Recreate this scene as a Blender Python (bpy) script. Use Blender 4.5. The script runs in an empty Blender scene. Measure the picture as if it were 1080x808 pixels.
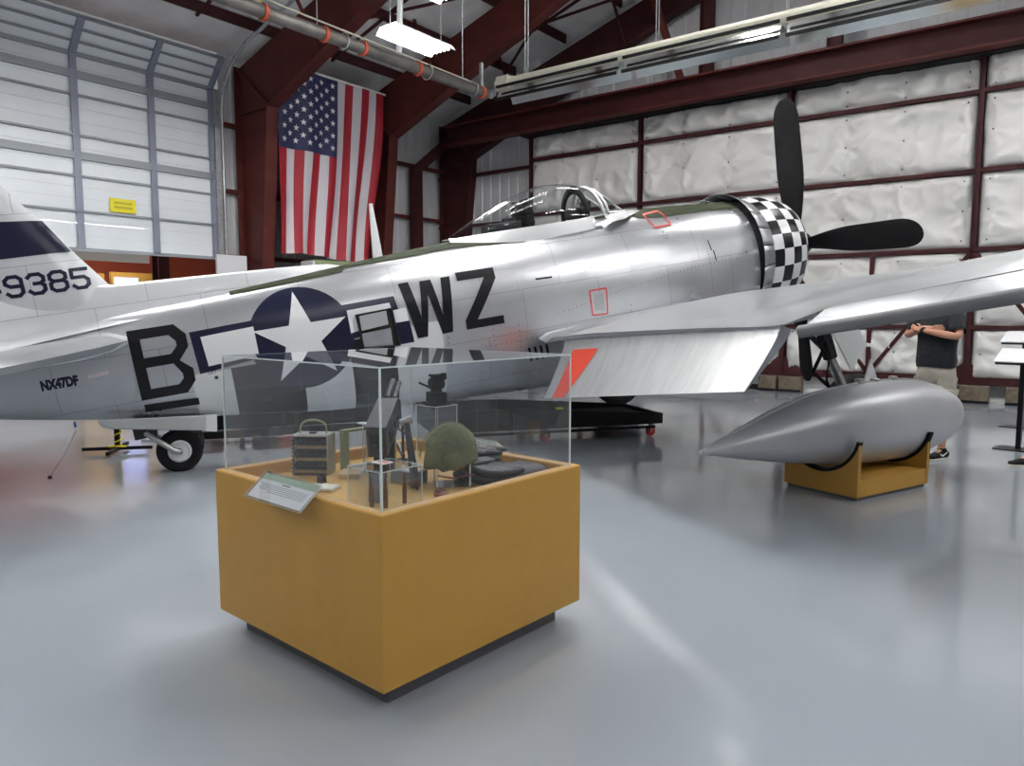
import bpy, bmesh, math, random
from mathutils import Vector, Matrix, noise
C = bpy.context.scene.collection
PI = math.pi
R = math.radians
rnd = random.Random(7)
# ------------------------------------------------------------------ helpers
class MB:
    """collects geometry for ONE mesh object"""
    def __init__(s, xf=None): s.v=[]; s.f=[]; s.m=[]; s.xf=xf
    def add(s, vs, fs, m=0, xf=None):
        b=len(s.v)
        for p in vs:
            p=Vector(p)
            if xf is not None: p=xf@p
            if s.xf is not None: p=s.xf@p
            s.v.append(p)
        for k,f in enumerate(fs):
            s.f.append(tuple(i+b for i in f)); s.m.append(m[k] if isinstance(m,list) else m)
        return s
    def box(s, x0,x1,y0,y1,z0,z1, m=0, xf=None):
        vs=[(x,y,z) for z in (z0,z1) for y in (y0,y1) for x in (x0,x1)]
        return s.add(vs,[(0,2,3,1),(4,5,7,6),(0,1,5,4),(2,6,7,3),(0,4,6,2),(1,3,7,5)],m,xf)
    def bar(s,p0,p1,w,h,m=0,up=(0,0,1),xf=None):
        p0=Vector(p0);p1=Vector(p1);d=(p1-p0).normalized();up=Vector(up)
        if abs(d.dot(up))>.98: up=Vector((1,0,0))
        a=d.cross(up).normalized();b=a.cross(d)
        vs=[p+a*i*w/2+b*j*h/2 for p in (p0,p1) for j in (-1,1) for i in (-1,1)]
        return s.add(vs,[(0,2,3,1),(4,5,7,6),(0,1,5,4),(2,6,7,3),(0,4,6,2),(1,3,7,5)],m,xf)
    def tube(s,path,r,n=10,m=0,cap=True,xf=None,closed=False):
        P=[Vector(p) for p in path];N=len(P)
        rr=r if isinstance(r,(list,tuple)) else [r]*N
        vs=[];ref=None
        for i in range(N):
            if closed: d=(P[(i+1)%N]-P[i-1]).normalized()
            else: d=(P[min(i+1,N-1)]-P[max(i-1,0)]).normalized()
            if ref is None: ref=Vector((0,0,1)) if abs(d.z)<.9 else Vector((1,0,0))
            a=d.cross(ref).normalized(); b=a.cross(d).normalized(); ref=b
            q=rr[i]; qa,qb=q if isinstance(q,tuple) else (q,q)
            for k in range(n):
                t=2*PI*k/n; vs.append(P[i]+a*math.cos(t)*qa+b*math.sin(t)*qb)
        fs=[]
        for i in range(N if closed else N-1):
            j=(i+1)%N
            for k in range(n):
                l=(k+1)%n; fs.append((i*n+k,i*n+l,j*n+l,j*n+k))
        if cap and not closed: fs+= [tuple(range(n))[::-1], tuple((N-1)*n+k for k in range(n))]
        return s.add(vs,fs,m,xf)
    def cyl(s,p0,p1,r0,r1=None,n=16,m=0,xf=None):
        return s.tube([p0,p1],[r0,r0 if r1 is None else r1],n,m,True,xf)
    def lathe(s,prof,n=24,m=0,xf=None,cap=True):   # prof of (r,z) about local z
        vs=[(r*math.cos(2*PI*k/n),r*math.sin(2*PI*k/n),z) for r,z in prof for k in range(n)]
        fs=[(i*n+k,i*n+(k+1)%n,(i+1)*n+(k+1)%n,(i+1)*n+k) for i in range(len(prof)-1) for k in range(n)]
        if cap: fs+=[tuple(range(n))[::-1],tuple((len(prof)-1)*n+k for k in range(n))]
        return s.add(vs,fs,m,xf)
    def loft(s,rings,m=0,closed=True,cap0=False,cap1=False,xf=None):
        n=len(rings[0]);vs=[p for r in rings for p in r];fs=[];e=n if closed else n-1
        for i in range(len(rings)-1):
            for k in range(e):
                l=(k+1)%n;fs.append((i*n+k,i*n+l,(i+1)*n+l,(i+1)*n+k))
        if cap0: fs.append(tuple(range(n))[::-1])
        if cap1: fs.append(tuple((len(rings)-1)*n+k for k in range(n)))
        return s.add(vs,fs,m,xf)
    def prism(s,poly,y0,y1,m=0,xf=None,plane='xz'):   # poly extruded
        n=len(poly)
        def P(a,b,c): return (a,c,b) if plane=='xz' else ((a,b,c) if plane=='xy' else (c,a,b))
        vs=[P(a,b,y0) for a,b in poly]+[P(a,b,y1) for a,b in poly]
        fs=[tuple(range(n)),tuple(range(2*n-1,n-1,-1))]+[(i,(i+1)%n+0,(i+1)%n+n,i+n) for i in range(n)]
        return s.add(vs,fs,m,xf)
    def build(s,name,mats,parent=None,smooth=None,bevel=0,solid=0,subd=0,fix=True):
        me=bpy.data.meshes.new(name)
        me.from_pydata([tuple(p) for p in s.v],[],s.f)
        if not isinstance(mats,(list,tuple)): mats=[mats]
        for k in mats: me.materials.append(k)
        me.polygons.foreach_set('material_index',s.m)
        me.update()
        if fix:
            bm=bmesh.new();bm.from_mesh(me);bmesh.ops.recalc_face_normals(bm,faces=bm.faces);bm.to_mesh(me);bm.free()
        if smooth is not None:
            me.polygons.foreach_set('use_smooth',[True]*len(me.polygons))
            me.set_sharp_from_angle(angle=R(smooth))
        o=bpy.data.objects.new(name,me);C.objects.link(o)
        if parent is not None: o.parent=parent
        if solid:
            q=o.modifiers.new('solid','SOLIDIFY');q.thickness=solid
        if bevel:
            q=o.modifiers.new('bevel','BEVEL');q.width=bevel;q.segments=2;q.limit_method='ANGLE';q.angle_limit=R(40)
        if subd:
            q=o.modifiers.new('sub','SUBSURF');q.levels=subd;q.render_levels=subd
        return o
def tag(o,label=None,cat=None,group=None,kind=None):
    if label: o['label']=label
    if cat: o['category']=cat
    if group: o['group']=group
    if kind: o['kind']=kind
    return o
def thing(name,label,cat,loc=(0,0,0),rz=0,group=None):
    o=bpy.data.objects.new(name,None);C.objects.link(o);o.location=loc;o.rotation_euler=(0,0,rz);o.empty_display_size=.1
    return tag(o,label,cat,group)
def dup(o,parent=None):
    kids=[c for c in bpy.data.objects if c.parent==o]
    c=o.copy();C.objects.link(c)
    if parent is not None: c.parent=parent
    for k in kids: dup(k,c)
    return c
def struct(o): o['kind']='structure'; return o
# ------------------------------------------------------------------ materials
def mat(name,col,rough=.5,metal=0,var=0,scale=3,bump=0,bscale=20,spec=.5,coat=0,dark=None,stretch=None,alpha=None):
    m=bpy.data.materials.new(name);m.use_nodes=True;nt=m.node_tree;N=nt.nodes;L=nt.links
    b=N['Principled BSDF'];b.inputs['Base Color'].default_value=(*col,1)
    b.inputs['Roughness'].default_value=rough;b.inputs['Metallic'].default_value=metal
    b.inputs['Specular IOR Level'].default_value=spec
    if coat: b.inputs['Coat Weight'].default_value=coat;b.inputs['Coat Roughness'].default_value=.05
    tc=N.new('ShaderNodeTexCoord')
    vec=tc.outputs['Object']
    if stretch:
        mp=N.new('ShaderNodeMapping');mp.inputs['Scale'].default_value=stretch;L.new(vec,mp.inputs[0]);vec=mp.outputs[0]
    if var or dark:
        n=N.new('ShaderNodeTexNoise');n.inputs['Scale'].default_value=scale;n.inputs['Detail'].default_value=6;L.new(vec,n.inputs['Vector'])
        mx=N.new('ShaderNodeMix');mx.data_type='RGBA'
        d=dark if dark else tuple(max(0,c*(1-var)) for c in col)
        u=tuple(min(1,c*(1+var)) for c in col) if not dark else col
        mx.inputs[6].default_value=(*d,1);mx.inputs[7].default_value=(*u,1)
        cr=N.new('ShaderNodeMapRange');cr.inputs[1].default_value=.35;cr.inputs[2].default_value=.65
        L.new(n.outputs['Fac'],cr.inputs[0]);L.new(cr.outputs[0],mx.inputs[0]);L.new(mx.outputs[2],b.inputs['Base Color'])
    if bump:
        n2=N.new('ShaderNodeTexNoise');n2.inputs['Scale'].default_value=bscale;n2.inputs['Detail'].default_value=5;L.new(vec,n2.inputs['Vector'])
        bp=N.new('ShaderNodeBump');bp.inputs['Strength'].default_value=bump;bp.inputs['Distance'].default_value=.02
        L.new(n2.outputs['Fac'],bp.inputs['Height']);L.new(bp.outputs[0],b.inputs['Normal'])
    return m
def emis(name,col,e):
    m=bpy.data.materials.new(name);m.use_nodes=True;b=m.node_tree.nodes['Principled BSDF']
    b.inputs['Base Color'].default_value=(*col,1);b.inputs['Emission Color'].default_value=(*col,1);b.inputs['Emission Strength'].default_value=e
    return m
def glass(name,tint=(.93,.95,.95),refl=1.0,rough=.01,ior=1.45):
    m=bpy.data.materials.new(name);m.use_nodes=True;nt=m.node_tree;N=nt.nodes;L=nt.links
    for n in list(N): N.remove(n)
    o=N.new('ShaderNodeOutputMaterial');t=N.new('ShaderNodeBsdfTransparent');t.inputs[0].default_value=(*tint,1)
    g=N.new('ShaderNodeBsdfGlossy');g.inputs['Roughness'].default_value=rough;g.inputs[0].default_value=(refl,refl,refl,1)
    # two-faced Schlick reflectance of a thin pane, the same from both sides
    ge=N.new('ShaderNodeNewGeometry');dt=N.new('ShaderNodeVectorMath');dt.operation='DOT_PRODUCT'
    L.new(ge.outputs['Normal'],dt.inputs[0]);L.new(ge.outputs['Incoming'],dt.inputs[1])
    def mt(op,a,b=None):
        k=N.new('ShaderNodeMath');k.operation=op
        if hasattr(a,'links'): L.new(a,k.inputs[0])
        else: k.inputs[0].default_value=a
        if b is not None:
            if hasattr(b,'links'): L.new(b,k.inputs[1])
            else: k.inputs[1].default_value=b
        return k.outputs[0]
    r0=2*((ior-1)/(ior+1))**2
    c5=mt('POWER',mt('SUBTRACT',1.0,mt('ABSOLUTE',dt.outputs['Value'])),4.5)
    fr=mt('ADD',mt('MULTIPLY',c5,1-r0),r0)
    x=N.new('ShaderNodeMixShader');L.new(fr,x.inputs[0]);L.new(t.outputs[0],x.inputs[1]);L.new(g.outputs[0],x.inputs[2]);L.new(x.outputs[0],o.inputs[0])
    return m
def alu(name,col=(.55,.56,.58),rough=.30,panels=True,metal=.85):
    """bare aircraft skin: patchy aluminium, riveted panel seams"""
    m=mat(name,col,rough,metal);nt=m.node_tree;N=nt.nodes;L=nt.links;b=N['Principled BSDF']
    tc=N.new('ShaderNodeTexCoord')
    n=N.new('ShaderNodeTexNoise');n.inputs['Scale'].default_value=2.0;n.inputs['Detail'].default_value=3;n.inputs['Roughness'].default_value=.5
    L.new(tc.outputs['Object'],n.inputs['Vector'])
    mx=N.new('ShaderNodeMix');mx.data_type='RGBA';mx.inputs[6].default_value=(*[c*.83 for c in col],1);mx.inputs[7].default_value=(*[min(1,c*1.08) for c in col],1)
    L.new(n.outputs['Fac'],mx.inputs[0])
    rr=N.new('ShaderNodeMapRange');rr.inputs[1].default_value=.3;rr.inputs[2].default_value=.7;rr.inputs[3].default_value=rough-.03;rr.inputs[4].default_value=rough+.06
    L.new(n.outputs['Fac'],rr.inputs[0]);L.new(rr.outputs[0],b.inputs['Roughness'])
    out=mx.outputs[2]
    bp=N.new('ShaderNodeBump');bp.inputs['Strength'].default_value=.25;bp.inputs['Distance'].default_value=.018
    n3=N.new('ShaderNodeTexNoise');n3.inputs['Scale'].default_value=3.5;n3.inputs['Detail'].default_value=2;L.new(tc.outputs['Object'],n3.inputs['Vector'])
    h=n3.outputs['Fac']
    if panels:
        sx=N.new('ShaderNodeSeparateXYZ');L.new(tc.outputs['Object'],sx.inputs[0])
        cb=N.new('ShaderNodeCombineXYZ');L.new(sx.outputs[0],cb.inputs[0]);L.new(sx.outputs[2 if panels!='wing' else 1],cb.inputs[1])
        br=N.new('ShaderNodeTexBrick');br.inputs['Scale'].default_value=1;br.inputs['Brick Width'].default_value=.92 if panels!='wing' else .7
        br.inputs['Row Height'].default_value=.46 if panels!='wing' else .85
        br.inputs['Mortar Size'].default_value=.003;br.inputs['Mortar Smooth'].default_value=.1
        br.inputs['Color1'].default_value=(1,1,1,1);br.inputs['Color2'].default_value=(.93,.93,.93,1);br.inputs['Mortar'].default_value=(.45,.45,.47,1)
        L.new(cb.outputs[0],br.inputs['Vector'])
        mm=N.new('ShaderNodeMix');mm.data_type='RGBA';mm.blend_type='MULTIPLY';mm.inputs[0].default_value=.8
        L.new(out,mm.inputs[6]);L.new(br.outputs['Color'],mm.inputs[7]);out=mm.outputs[2]
    L.new(out,b.inputs['Base Color']);L.new(h,bp.inputs['Height']);L.new(bp.outputs[0],b.inputs['Normal'])
    return m
M={}
M['alu']=alu('bare_aluminium')
M['alu_wing']=alu('wing_aluminium',(.52,.54,.56),.32,'wing')
M['alu_plain']=alu('plain_aluminium',(.62,.63,.64),.42,False)
M['alu_fin']=alu('fin_silver_paint',(.76,.77,.79),.38,True,.55)
M['guard']=mat('grey_foam_guard',(.14,.145,.155),.5)
M['flapalu']=mat('creased_aluminium',(.74,.75,.76),.36,.75,var=.06,scale=3,bump=.14,bscale=2.5,stretch=(1,5,1))
M['alu_dull']=mat('dull_aluminium',(.42,.43,.45),.4,.8,var=.1,scale=8)
M['olive']=mat('olive_drab_paint',(.026,.032,.018),.7,0,var=.15,scale=6,spec=.1)
M['black']=mat('black_paint',(.006,.006,.008),.3,0,spec=.3)
M['black_matt']=mat('matt_black',(.007,.007,.008),.7,0,spec=.2,var=.2,scale=12)
M['navy']=mat('insignia_blue_paint',(.007,.009,.03),.28,0,spec=.35)
M['white']=mat('white_paint',(.80,.81,.82),.3,0)
M['offwhite']=mat('stripe_white_paint',(.66,.68,.68),.4,0)
M['redorange']=mat('red_orange_paint',(.62,.06,.03),.35)
M['redline']=mat('red_line_paint',(.55,.05,.04),.4)
M['rubber']=mat('black_rubber',(.008,.008,.009),.75,0,var=.2,scale=20,bump=.1,bscale=60,spec=.2)
M['steel']=mat('machined_steel',(.5,.5,.5),.35,.9,var=.1,scale=20)
M['steel_dark']=mat('dark_gunmetal',(.035,.035,.04),.4,.6,var=.25,scale=25)
M['canopy']=glass('perspex_canopy',(.90,.92,.92),1,.02,1.22)
M['interior']=mat('cockpit_black_interior',(.02,.02,.02),.7)
M['floor']=None
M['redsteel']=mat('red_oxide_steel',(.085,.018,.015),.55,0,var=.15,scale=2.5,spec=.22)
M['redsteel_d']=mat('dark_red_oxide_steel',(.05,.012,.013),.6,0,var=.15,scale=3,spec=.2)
M['siding']=mat('white_metal_siding',(.62,.62,.64),.5,0,var=.04,scale=1.5)
M['roof']=mat('white_roof_insulation',(.84,.84,.84),.75,0,var=.07,scale=2,bump=.3,bscale=4)
M['quilt']=mat('white_vinyl_insulation',(.82,.81,.79),.32,0,dark=(.74,.725,.70),scale=1.4,bump=.25,bscale=5)
M['door']=mat('white_steel_door',(.80,.84,.88),.4,0,var=.03,scale=1)
M['galv']=mat('galvanised_steel',(.42,.43,.45),.4,.6,var=.15,scale=15)
M['stile']=mat('grey_door_stile',(.24,.26,.33),.45,.2)
M['strut']=mat('grey_door_strut',(.30,.32,.35),.5,.2)
M['cream']=mat('cream_enamel',(.62,.60,.50),.4)
M['tubegrey']=mat('grey_heater_tube',(.16,.15,.14),.4,.5,var=.2,scale=5)
M['refl']=mat('polished_reflector',(.75,.78,.76),.12,1)
M['orange']=mat('orange_red_clamp',(.5,.08,.03),.5)
M['yellow']=mat('golden_yellow_laminate',(.50,.27,.045),.5,0,var=.025,scale=9,bump=.04,bscale=90)
M['yellow_side']=M['yellow']
M['yellow_in']=mat('golden_yellow_deck',(.55,.32,.07),.5,0,var=.05,scale=6)
M['plinth']=mat('dark_grey_plinth',(.10,.10,.11),.4,0,var=.1)
M['acrylic']=glass('clear_acrylic',(.88,.90,.92),1,.01,1.5)
M['acr_edge']=mat('polished_acrylic_edge',(.72,.78,.77),.25,0)
M['tank']=mat('silver_grey_tank_paint',(.50,.51,.53),.36,.35,var=.05,scale=2)
M['brick']=mat('brown_concrete_block',(.15,.122,.088),.9,0,var=.2,scale=14,bump=.5,bscale=40)
M['skin']=mat('skin',(.50,.25,.16),.5,0,var=.06,scale=12)
M['tshirt']=mat('charcoal_tshirt_cloth',(.006,.008,.012),.9,0,var=.2,scale=15,bump=.3,bscale=25)
M['shorts']=mat('khaki_shorts_cloth',(.42,.39,.33),.85,0,var=.1,scale=10,bump=.4,bscale=20)
M['hair']=mat('grey_brown_hair',(.10,.08,.06),.7,0,var=.3,scale=50)
M['paper']=mat('white_card',(.80,.80,.82),.6)
M['sage']=mat('sage_green_card',(.36,.48,.36),.6)
M['ink']=mat('grey_print',(.22,.22,.25),.7)
M['helmet']=mat('olive_cloth_helmet',(.19,.21,.085),.8,0,dark=(.10,.11,.05),scale=5,bump=.4,bscale=30)
M['leather']=mat('dark_brown_leather',(.022,.018,.018),.5,0,var=.4,scale=8,bump=.6,bscale=14)
M['leather_s']=mat('red_brown_leather_strap',(.20,.055,.035),.5)
M['brass']=mat('brass_case',(.42,.34,.20),.4,.6)
M['copper']=mat('dark_bronze_bullet',(.16,.07,.04),.35,.8)
M['bluegrey']=mat('blue_grey_metal',(.16,.20,.27),.4,.3)
M['tan']=mat('tan_card',(.62,.45,.24),.7)
M['bone']=mat('off_white_card',(.66,.64,.56),.6)
M['green_metal']=mat('sage_green_enamel',(.24,.29,.15),.45)
M['tape_y']=mat('bright_yellow_vinyl',(.85,.75,.02),.5)
M['tape_b']=mat('blue_tape',(.04,.12,.45),.6)
M['lamp']=emis('fluorescent_tube',(1,.99,.97),100)
M['tubeglow']=emis('display_screen',(.45,.50,.95),1.6)
M['redwall']=mat('red_painted_wall',(.42,.075,.03),.6)
M['flag_r']=mat('flag_red_cloth',(.33,.007,.02),.6,bump=.1,bscale=30)
M['flag_w']=mat('flag_white_cloth',(.62,.58,.62),.6,bump=.1,bscale=30)
M['flag_b']=mat('flag_blue_cloth',(.018,.022,.085),.6,bump=.1,bscale=30)
# floor
def floor_mat():
    m=bpy.data.materials.new('grey_epoxy_floor');m.use_nodes=True;nt=m.node_tree;N=nt.nodes;L=nt.links;b=N['Principled BSDF']
    tc=N.new('ShaderNodeTexCoord')
    n=N.new('ShaderNodeTexNoise');n.inputs['Scale'].default_value=.8;n.inputs['Detail'].default_value=7;L.new(tc.outputs['Object'],n.inputs['Vector'])
    mx=N.new('ShaderNodeMix');mx.data_type='RGBA';mx.inputs[6].default_value=(.325,.36,.405,1);mx.inputs[7].default_value=(.375,.41,.45,1)
    L.new(n.outputs['Fac'],mx.inputs[0]);L.new(mx.outputs[2],b.inputs['Base Color'])
    rr=N.new('ShaderNodeMapRange');rr.inputs[3].default_value=.05;rr.inputs[4].default_value=.17
    L.new(n.outputs['Fac'],rr.inputs[0]);L.new(rr.outputs[0],b.inputs['Roughness'])
    n2=N.new('ShaderNodeTexNoise');n2.inputs['Scale'].default_value=1.6;n2.inputs['Detail'].default_value=3;L.new(tc.outputs['Object'],n2.inputs['Vector'])
    bp=N.new('ShaderNodeBump');bp.inputs['Strength'].default_value=.12;bp.inputs['Distance'].default_value=.02;L.new(n2.outputs['Fac'],bp.inputs['Height']);L.new(bp.outputs[0],b.inputs['Normal'])
    b.inputs['Specular IOR Level'].default_value=.6
    return m
M['floor']=floor_mat()
# room frame: local x = U (towards the hangar-door wall), local y = V (towards the overhead-door wall)
RA=R(90-37.3)
def room(u,v,z=0): return Vector((math.cos(RA)*u-math.sin(RA)*v, math.sin(RA)*u+math.cos(RA)*v, z))
RM=Matrix.Rotation(RA,4,'Z')
def rstruct(name,mb,mats,**k):
    o=mb.build(name,mats,**k);o.matrix_world=RM;return struct(o)
def rthing(name,label,cat,u,v,z=0,group=None): return thing(name,label,cat,room(u,v,z),RA,group)
def text_polys(body,size,bold=0):
    cu=bpy.data.curves.new('tmp','FONT');cu.body=body;cu.size=size;cu.offset=bold;cu.resolution_u=3
    o=bpy.data.objects.new('tmp',cu);C.objects.link(o);bpy.context.view_layer.update()
    dg=bpy.context.evaluated_depsgraph_get();me=o.evaluated_get(dg).to_mesh()
    vs=[v.co.copy() for v in me.vertices];fs=[tuple(p.vertices) for p in me.polygons]
    o.evaluated_get(dg).to_mesh_clear();bpy.data.objects.remove(o);bpy.data.curves.remove(cu)
    return vs,fs
# ================================================================== ROOM
UW=15.5; VW=14.45; UE=16.3
m=MB();m.box(-14,20,-14,20,-.2,0);rstruct('floor',m,M['floor'])
def roofz(v): return 6.95+.31*(VW-.15-v) if v>1 else 6.95+.31*(VW-1.15)-.31*(1-v)
m=MB()
m.add([(-9,VW,roofz(VW)),(UE+.2,VW,roofz(VW)),(UE+.2,1,roofz(1)),(-9,1,roofz(1)),(-9,-12,roofz(-12)),(UE+.2,-12,roofz(-12))],[(0,1,2,3),(3,2,5,4)])
rstruct('ceiling',m,M['roof'],solid=.12,fix=False)
# end wall behind the sliding doors, ribbed siding
def siding(mb,along,lo,hi,z0,z1,fixed,axis,depth=.03,pitch=.3):
    n=int((hi-lo)/pitch);pts=[]
    for i in range(n):
        a=lo+i*pitch;pts+=[(a,0),(a+pitch*.6,0),(a+pitch*.68,depth),(a+pitch*.92,depth)]
    pts.append((hi,0))
    for (a,d),(b,e) in zip(pts[:-1],pts[1:]):
        if axis=='v': mb.add([(fixed+d,a,z0),(fixed+e,b,z0),(fixed+e,b,z1 if not callable(z1) else z1(b)),(fixed+d,a,z1 if not callable(z1) else z1(a))],[(0,1,2,3)])
        else: mb.add([(a,fixed+d,z0),(b,fixed+e,z0),(b,fixed+e,z1),(a,fixed+d,z1)],[(0,1,2,3)])
m=MB();siding(m,0,11.25,VW,0,roofz,15.78,'v');siding(m,0,-12,11.25,5.9,roofz,15.95,'v',depth=.015,pitch=.45)
rstruct('wall_right',m,M['siding'],fix=False)
m=MB();m.box(UW+.12,UW+.16,-12,11.3,0,5.95);rstruct('trim_1',m,M['siding'])
m=MB()
siding(m,0,8.95,15.8,0,6.95,VW,'u');siding(m,0,-9,8.95,6.9,6.98,VW,'u')
m.box(-9,-1.6,VW,VW+.05,0,6.95)
rstruct('wall_left',m,M['siding'],fix=False)
# the room seen below the half open overhead door
m=MB();m.box(-4,13,20,20.1,0,5);m.box(-4,-3.9,VW+.2,20,0,5);m.box(-4,13,VW+.2,20.1,3.6,3.7)
rstruct('wall_back',m,M['redwall'])
m=MB();m.box(-3.9,13,19.9,20,0,1.95);m.box(-3.9,-3.8,VW+.2,19.9,0,1.95);rstruct('trim_2',m,M['siding'])
t=rthing('display_wall','golden yellow display wall with a lit blue screen beyond the raised overhead door','display wall',8.4,17.6)
MB().box(-.33,.85,0,.1,0,2.5).build('panel',M['yellow'],t)
MB().box(-.27,.27,-.03,0,1.55,2.38).build('screen',M['tubeglow'],t)
MB().box(-1.1,-.5,-.05,.5,0,2.45).build('side_panel',M['yellow'],t)
t=rthing('valance','long cream valance board hung behind the raised overhead door','valance',7.1,15.6,2.62)
MB().box(-1.6,.85,0,.06,-.02,.2).build('board',M['bone'],t);MB().box(-1.6,.85,-.02,0,.2,.24).build('rail',M['brick'],t)
t=rthing('column','dark red steel post just inside the opening under the overhead door','steel post',8.55,16.3)
m=MB();m.box(-.12,.12,-.15,-.13,0,3.5);m.box(-.12,.12,.13,.15,0,3.5);m.box(-.01,.01,-.13,.13,0,3.5);m.build('post',M['redsteel_d'],t)
t=rthing('fill_lamp','unseen strip lamp added to brighten the red room beyond the overhead door','lamp',7.2,16.9,3.5)  # added lamp, not seen; brightens the room behind the raised door
MB().box(-1.4,1.4,-.12,.12,0,.09).build('housing',M['white'],t)
for y in (-.06,.06): MB().cyl((-1.35,y,-.02),(1.35,y,-.02),.02,n=8).build('tube',M['lamp'],t)
# ------------------------------------------------------------------ overhead door
door=rthing('overhead_door','white sectional overhead door, half open, with grey stiffening struts','overhead door',5,VW-.05)
door.name='door_1';struct(door);del door['label'];del door['category']
secs=[2.7,3.38,4.0,4.71,5.41,6.11]
K=-5.0
def dpt(u,z): # door surface, leaning in above 6.11
    return (u+K, 0 if z<=6.11 else -(z-6.11)*.9, z)
m=MB()
rows=[2.7,2.93,3.16,3.38,3.6,3.8,4.0,4.24,4.48,4.71,4.94,5.18,5.41,5.64,5.88,6.11,6.28,6.45,6.62]
for a,b in zip(rows[:-1],rows[1:]):
    g=.012
    for (za,zb,d) in ((a,a+g,.012),(a+g,b-g,0),(b-g,b,.012)):
        p=[dpt(-1.5,za),dpt(8.72,za),dpt(8.72,zb),dpt(-1.5,zb)]
        m.add([(x,y+d,z) for x,y,z in p],[(0,1,2,3)])
o=m.build('panel',M['door'],door,fix=False)
for z,w in ((2.7,.06),(3.38,.035),(4.0,.035),(4.36,.13),(4.71,.035),(5.41,.035),(5.76,.13),(6.11,.07),(6.28,.03),(6.45,.03),(6.62,.05)):
    m=MB();p=dpt(-1.5,z);q=dpt(8.75,z);m.bar((p[0],p[1]-.03,p[2]),(q[0],q[1]-.03,q[2]),.06,w);m.build('strut',M['strut'],door)
for u in (1.9,3.3,4.7,6.1,7.48,8.72):
    m=MB();m.bar((u+K,-.045,2.7),(u+K,-.045,6.11),.03,.12,up=(1,0,0))
    a=dpt(u,6.11);b=dpt(u,6.62);m.bar((a[0],a[1]-.045,a[2]),(b[0],b[1]-.045,b[2]),.03,.12,up=(1,0,0));m.build('stile',M['stile'],door)
m=MB();m.tube([(8.92+K,-.1,0),(8.92+K,-.1,5.7),(8.92+K,-.18,6.1),(8.92+K,-.5,6.55),(8.92+K,-1.0,6.85),(8.92+K,-4.2,7.75)],.035,8);m.build('track',M['galv'],door,smooth=40)
m=MB();m.box(8.75+K,8.86+K,-.12,0,0,6.1);m.build('jamb',M['galv'],door)
s=MB().box(6.63,7.1,VW-.1,VW-.085,3.43,3.68).build('caution_sticker',M['tape_y']);s.matrix_world=RM
fp=mat('faded_print',(.55,.46,.03),.6)
for i,zz in enumerate((3.60,3.52)):
    MB().box(6.70,7.03,VW-.104,VW-.1,zz-.022,zz+.022).build('faded_lettering',fp,s)
tag(s,'yellow rectangular notice stuck on the white overhead door','sign')
m=MB();m.box(8.97,9.25,VW-.35,VW-.05,0,2.82);m.box(9.25,9.8,VW-.6,VW-.5,0,2.82)
t=rthing('partition_panel','plain white partition panel beside the overhead door jamb','panel',8.62,VW-.8);MB().box(-.33,.33,-.03,.03,0,2.72).build('board',M['siding'],t);MB().box(-.35,.35,-.05,.05,0,.08).build('foot_rail',M['galv'],t)
t=rthing('display_board','yellow framed low display board at foot of the first red column','display board',9.5,VW-1.6)
MB().box(-.45,.45,-.03,.03,0,2.40).build('frame',M['yellow'],t);MB().box(-.40,.40,-.04,-.03,.5,2.34).build('board',M['redwall'],t)
t=rthing('shelf_unit','white shelf unit with sage green edging below the flag','shelving',11.0,VW-1.6)
MB().box(-1.0,-.94,0,.4,0,2.66).build('side',M['siding'],t);MB().box(.94,1.0,0,.4,0,2.66).build('side',M['siding'],t)
MB().box(-.94,.94,.36,.4,0,2.6).build('back',M['door'],t);MB().box(-.94,1.5,-.02,.4,2.6,2.68).build('top',M['green_metal'],t)
# ------------------------------------------------------------------ steel frames
def frame(u,label,mt):
    t=rthing('steel_frame',label,'steel frame',u,13.6,0,'rigid steel frames of the hangar')
    vo=VW-.15-13.6
    lowz=lambda v: 5.7+.41*(13.2-v) if v>7.5 else 8.04+.30*(7.5-v)
    col=[(vo,0),(vo,6.66),(13.2-13.6,5.7),(13.75-13.6,0)]
    MB().prism(col,-.006,.006,plane='yz').build('column_web',mt,t)
    m=MB();m.bar((0,13.75-13.6,0),(0,13.2-13.6,5.7),.28,.03,up=(0,1,0));m.build('column_flange',mt,t)
    m=MB();m.bar((0,vo,0),(0,vo,6.66),.28,.02,up=(0,1,0));m.build('column_flange',mt,t)
    web=[(vo,6.66),(1-13.6,6.95+.31*(VW-1.15)-.30),(1-13.6,lowz(1)),(7.5-13.6,lowz(7.5)),(13.2-13.6,5.7)]
    MB().prism(web,-.006,.006,plane='yz').build('rafter_web',mt,t)
    m=MB()
    m.bar((0,13.2-13.6,5.7),(0,7.5-13.6,lowz(7.5)),.28,.025);m.bar((0,7.5-13.6,lowz(7.5)),(0,1-13.6,lowz(1)),.28,.025)
    m.build('rafter_flange',mt,t)
    web2=[(1-13.6,10.78),(-12-13.6,6.71),(-12-13.6,6.0),(1-13.6,lowz(1))]
    MB().prism(web2,-.006,.006,plane='yz').build('rafter_web',mt,t)
    m=MB();m.bar((0,13.2-13.6,5.7),(0,vo-.02,6.62),.2,.03);m.bar((0,13.2-13.6,5.7),(0,vo,5.7),.2,.03)
    m.build('stiffener',M['redsteel'] if mt is M['redsteel'] else mt,t)
    for a in (11.6,8.6):   # flange braces
        MB().bar((.05,a-13.6,lowz(a)+.05),(.9,a-13.6,lowz(a)+ (roofz(a)-lowz(a))*.98),.05,.05).build('flange_brace',mt,t)
        MB().bar((-.05,a-13.6,lowz(a)+.05),(-.9,a-13.6,lowz(a)+ (roofz(a)-lowz(a))*.98),.05,.05).build('flange_brace',mt,t)
frame(9.37,'dark red tapered steel frame nearest the overhead door, left of the flag',M['redsteel'])
frame(12.7,'dark red tapered steel frame just right of the flag',M['redsteel'])
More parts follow.
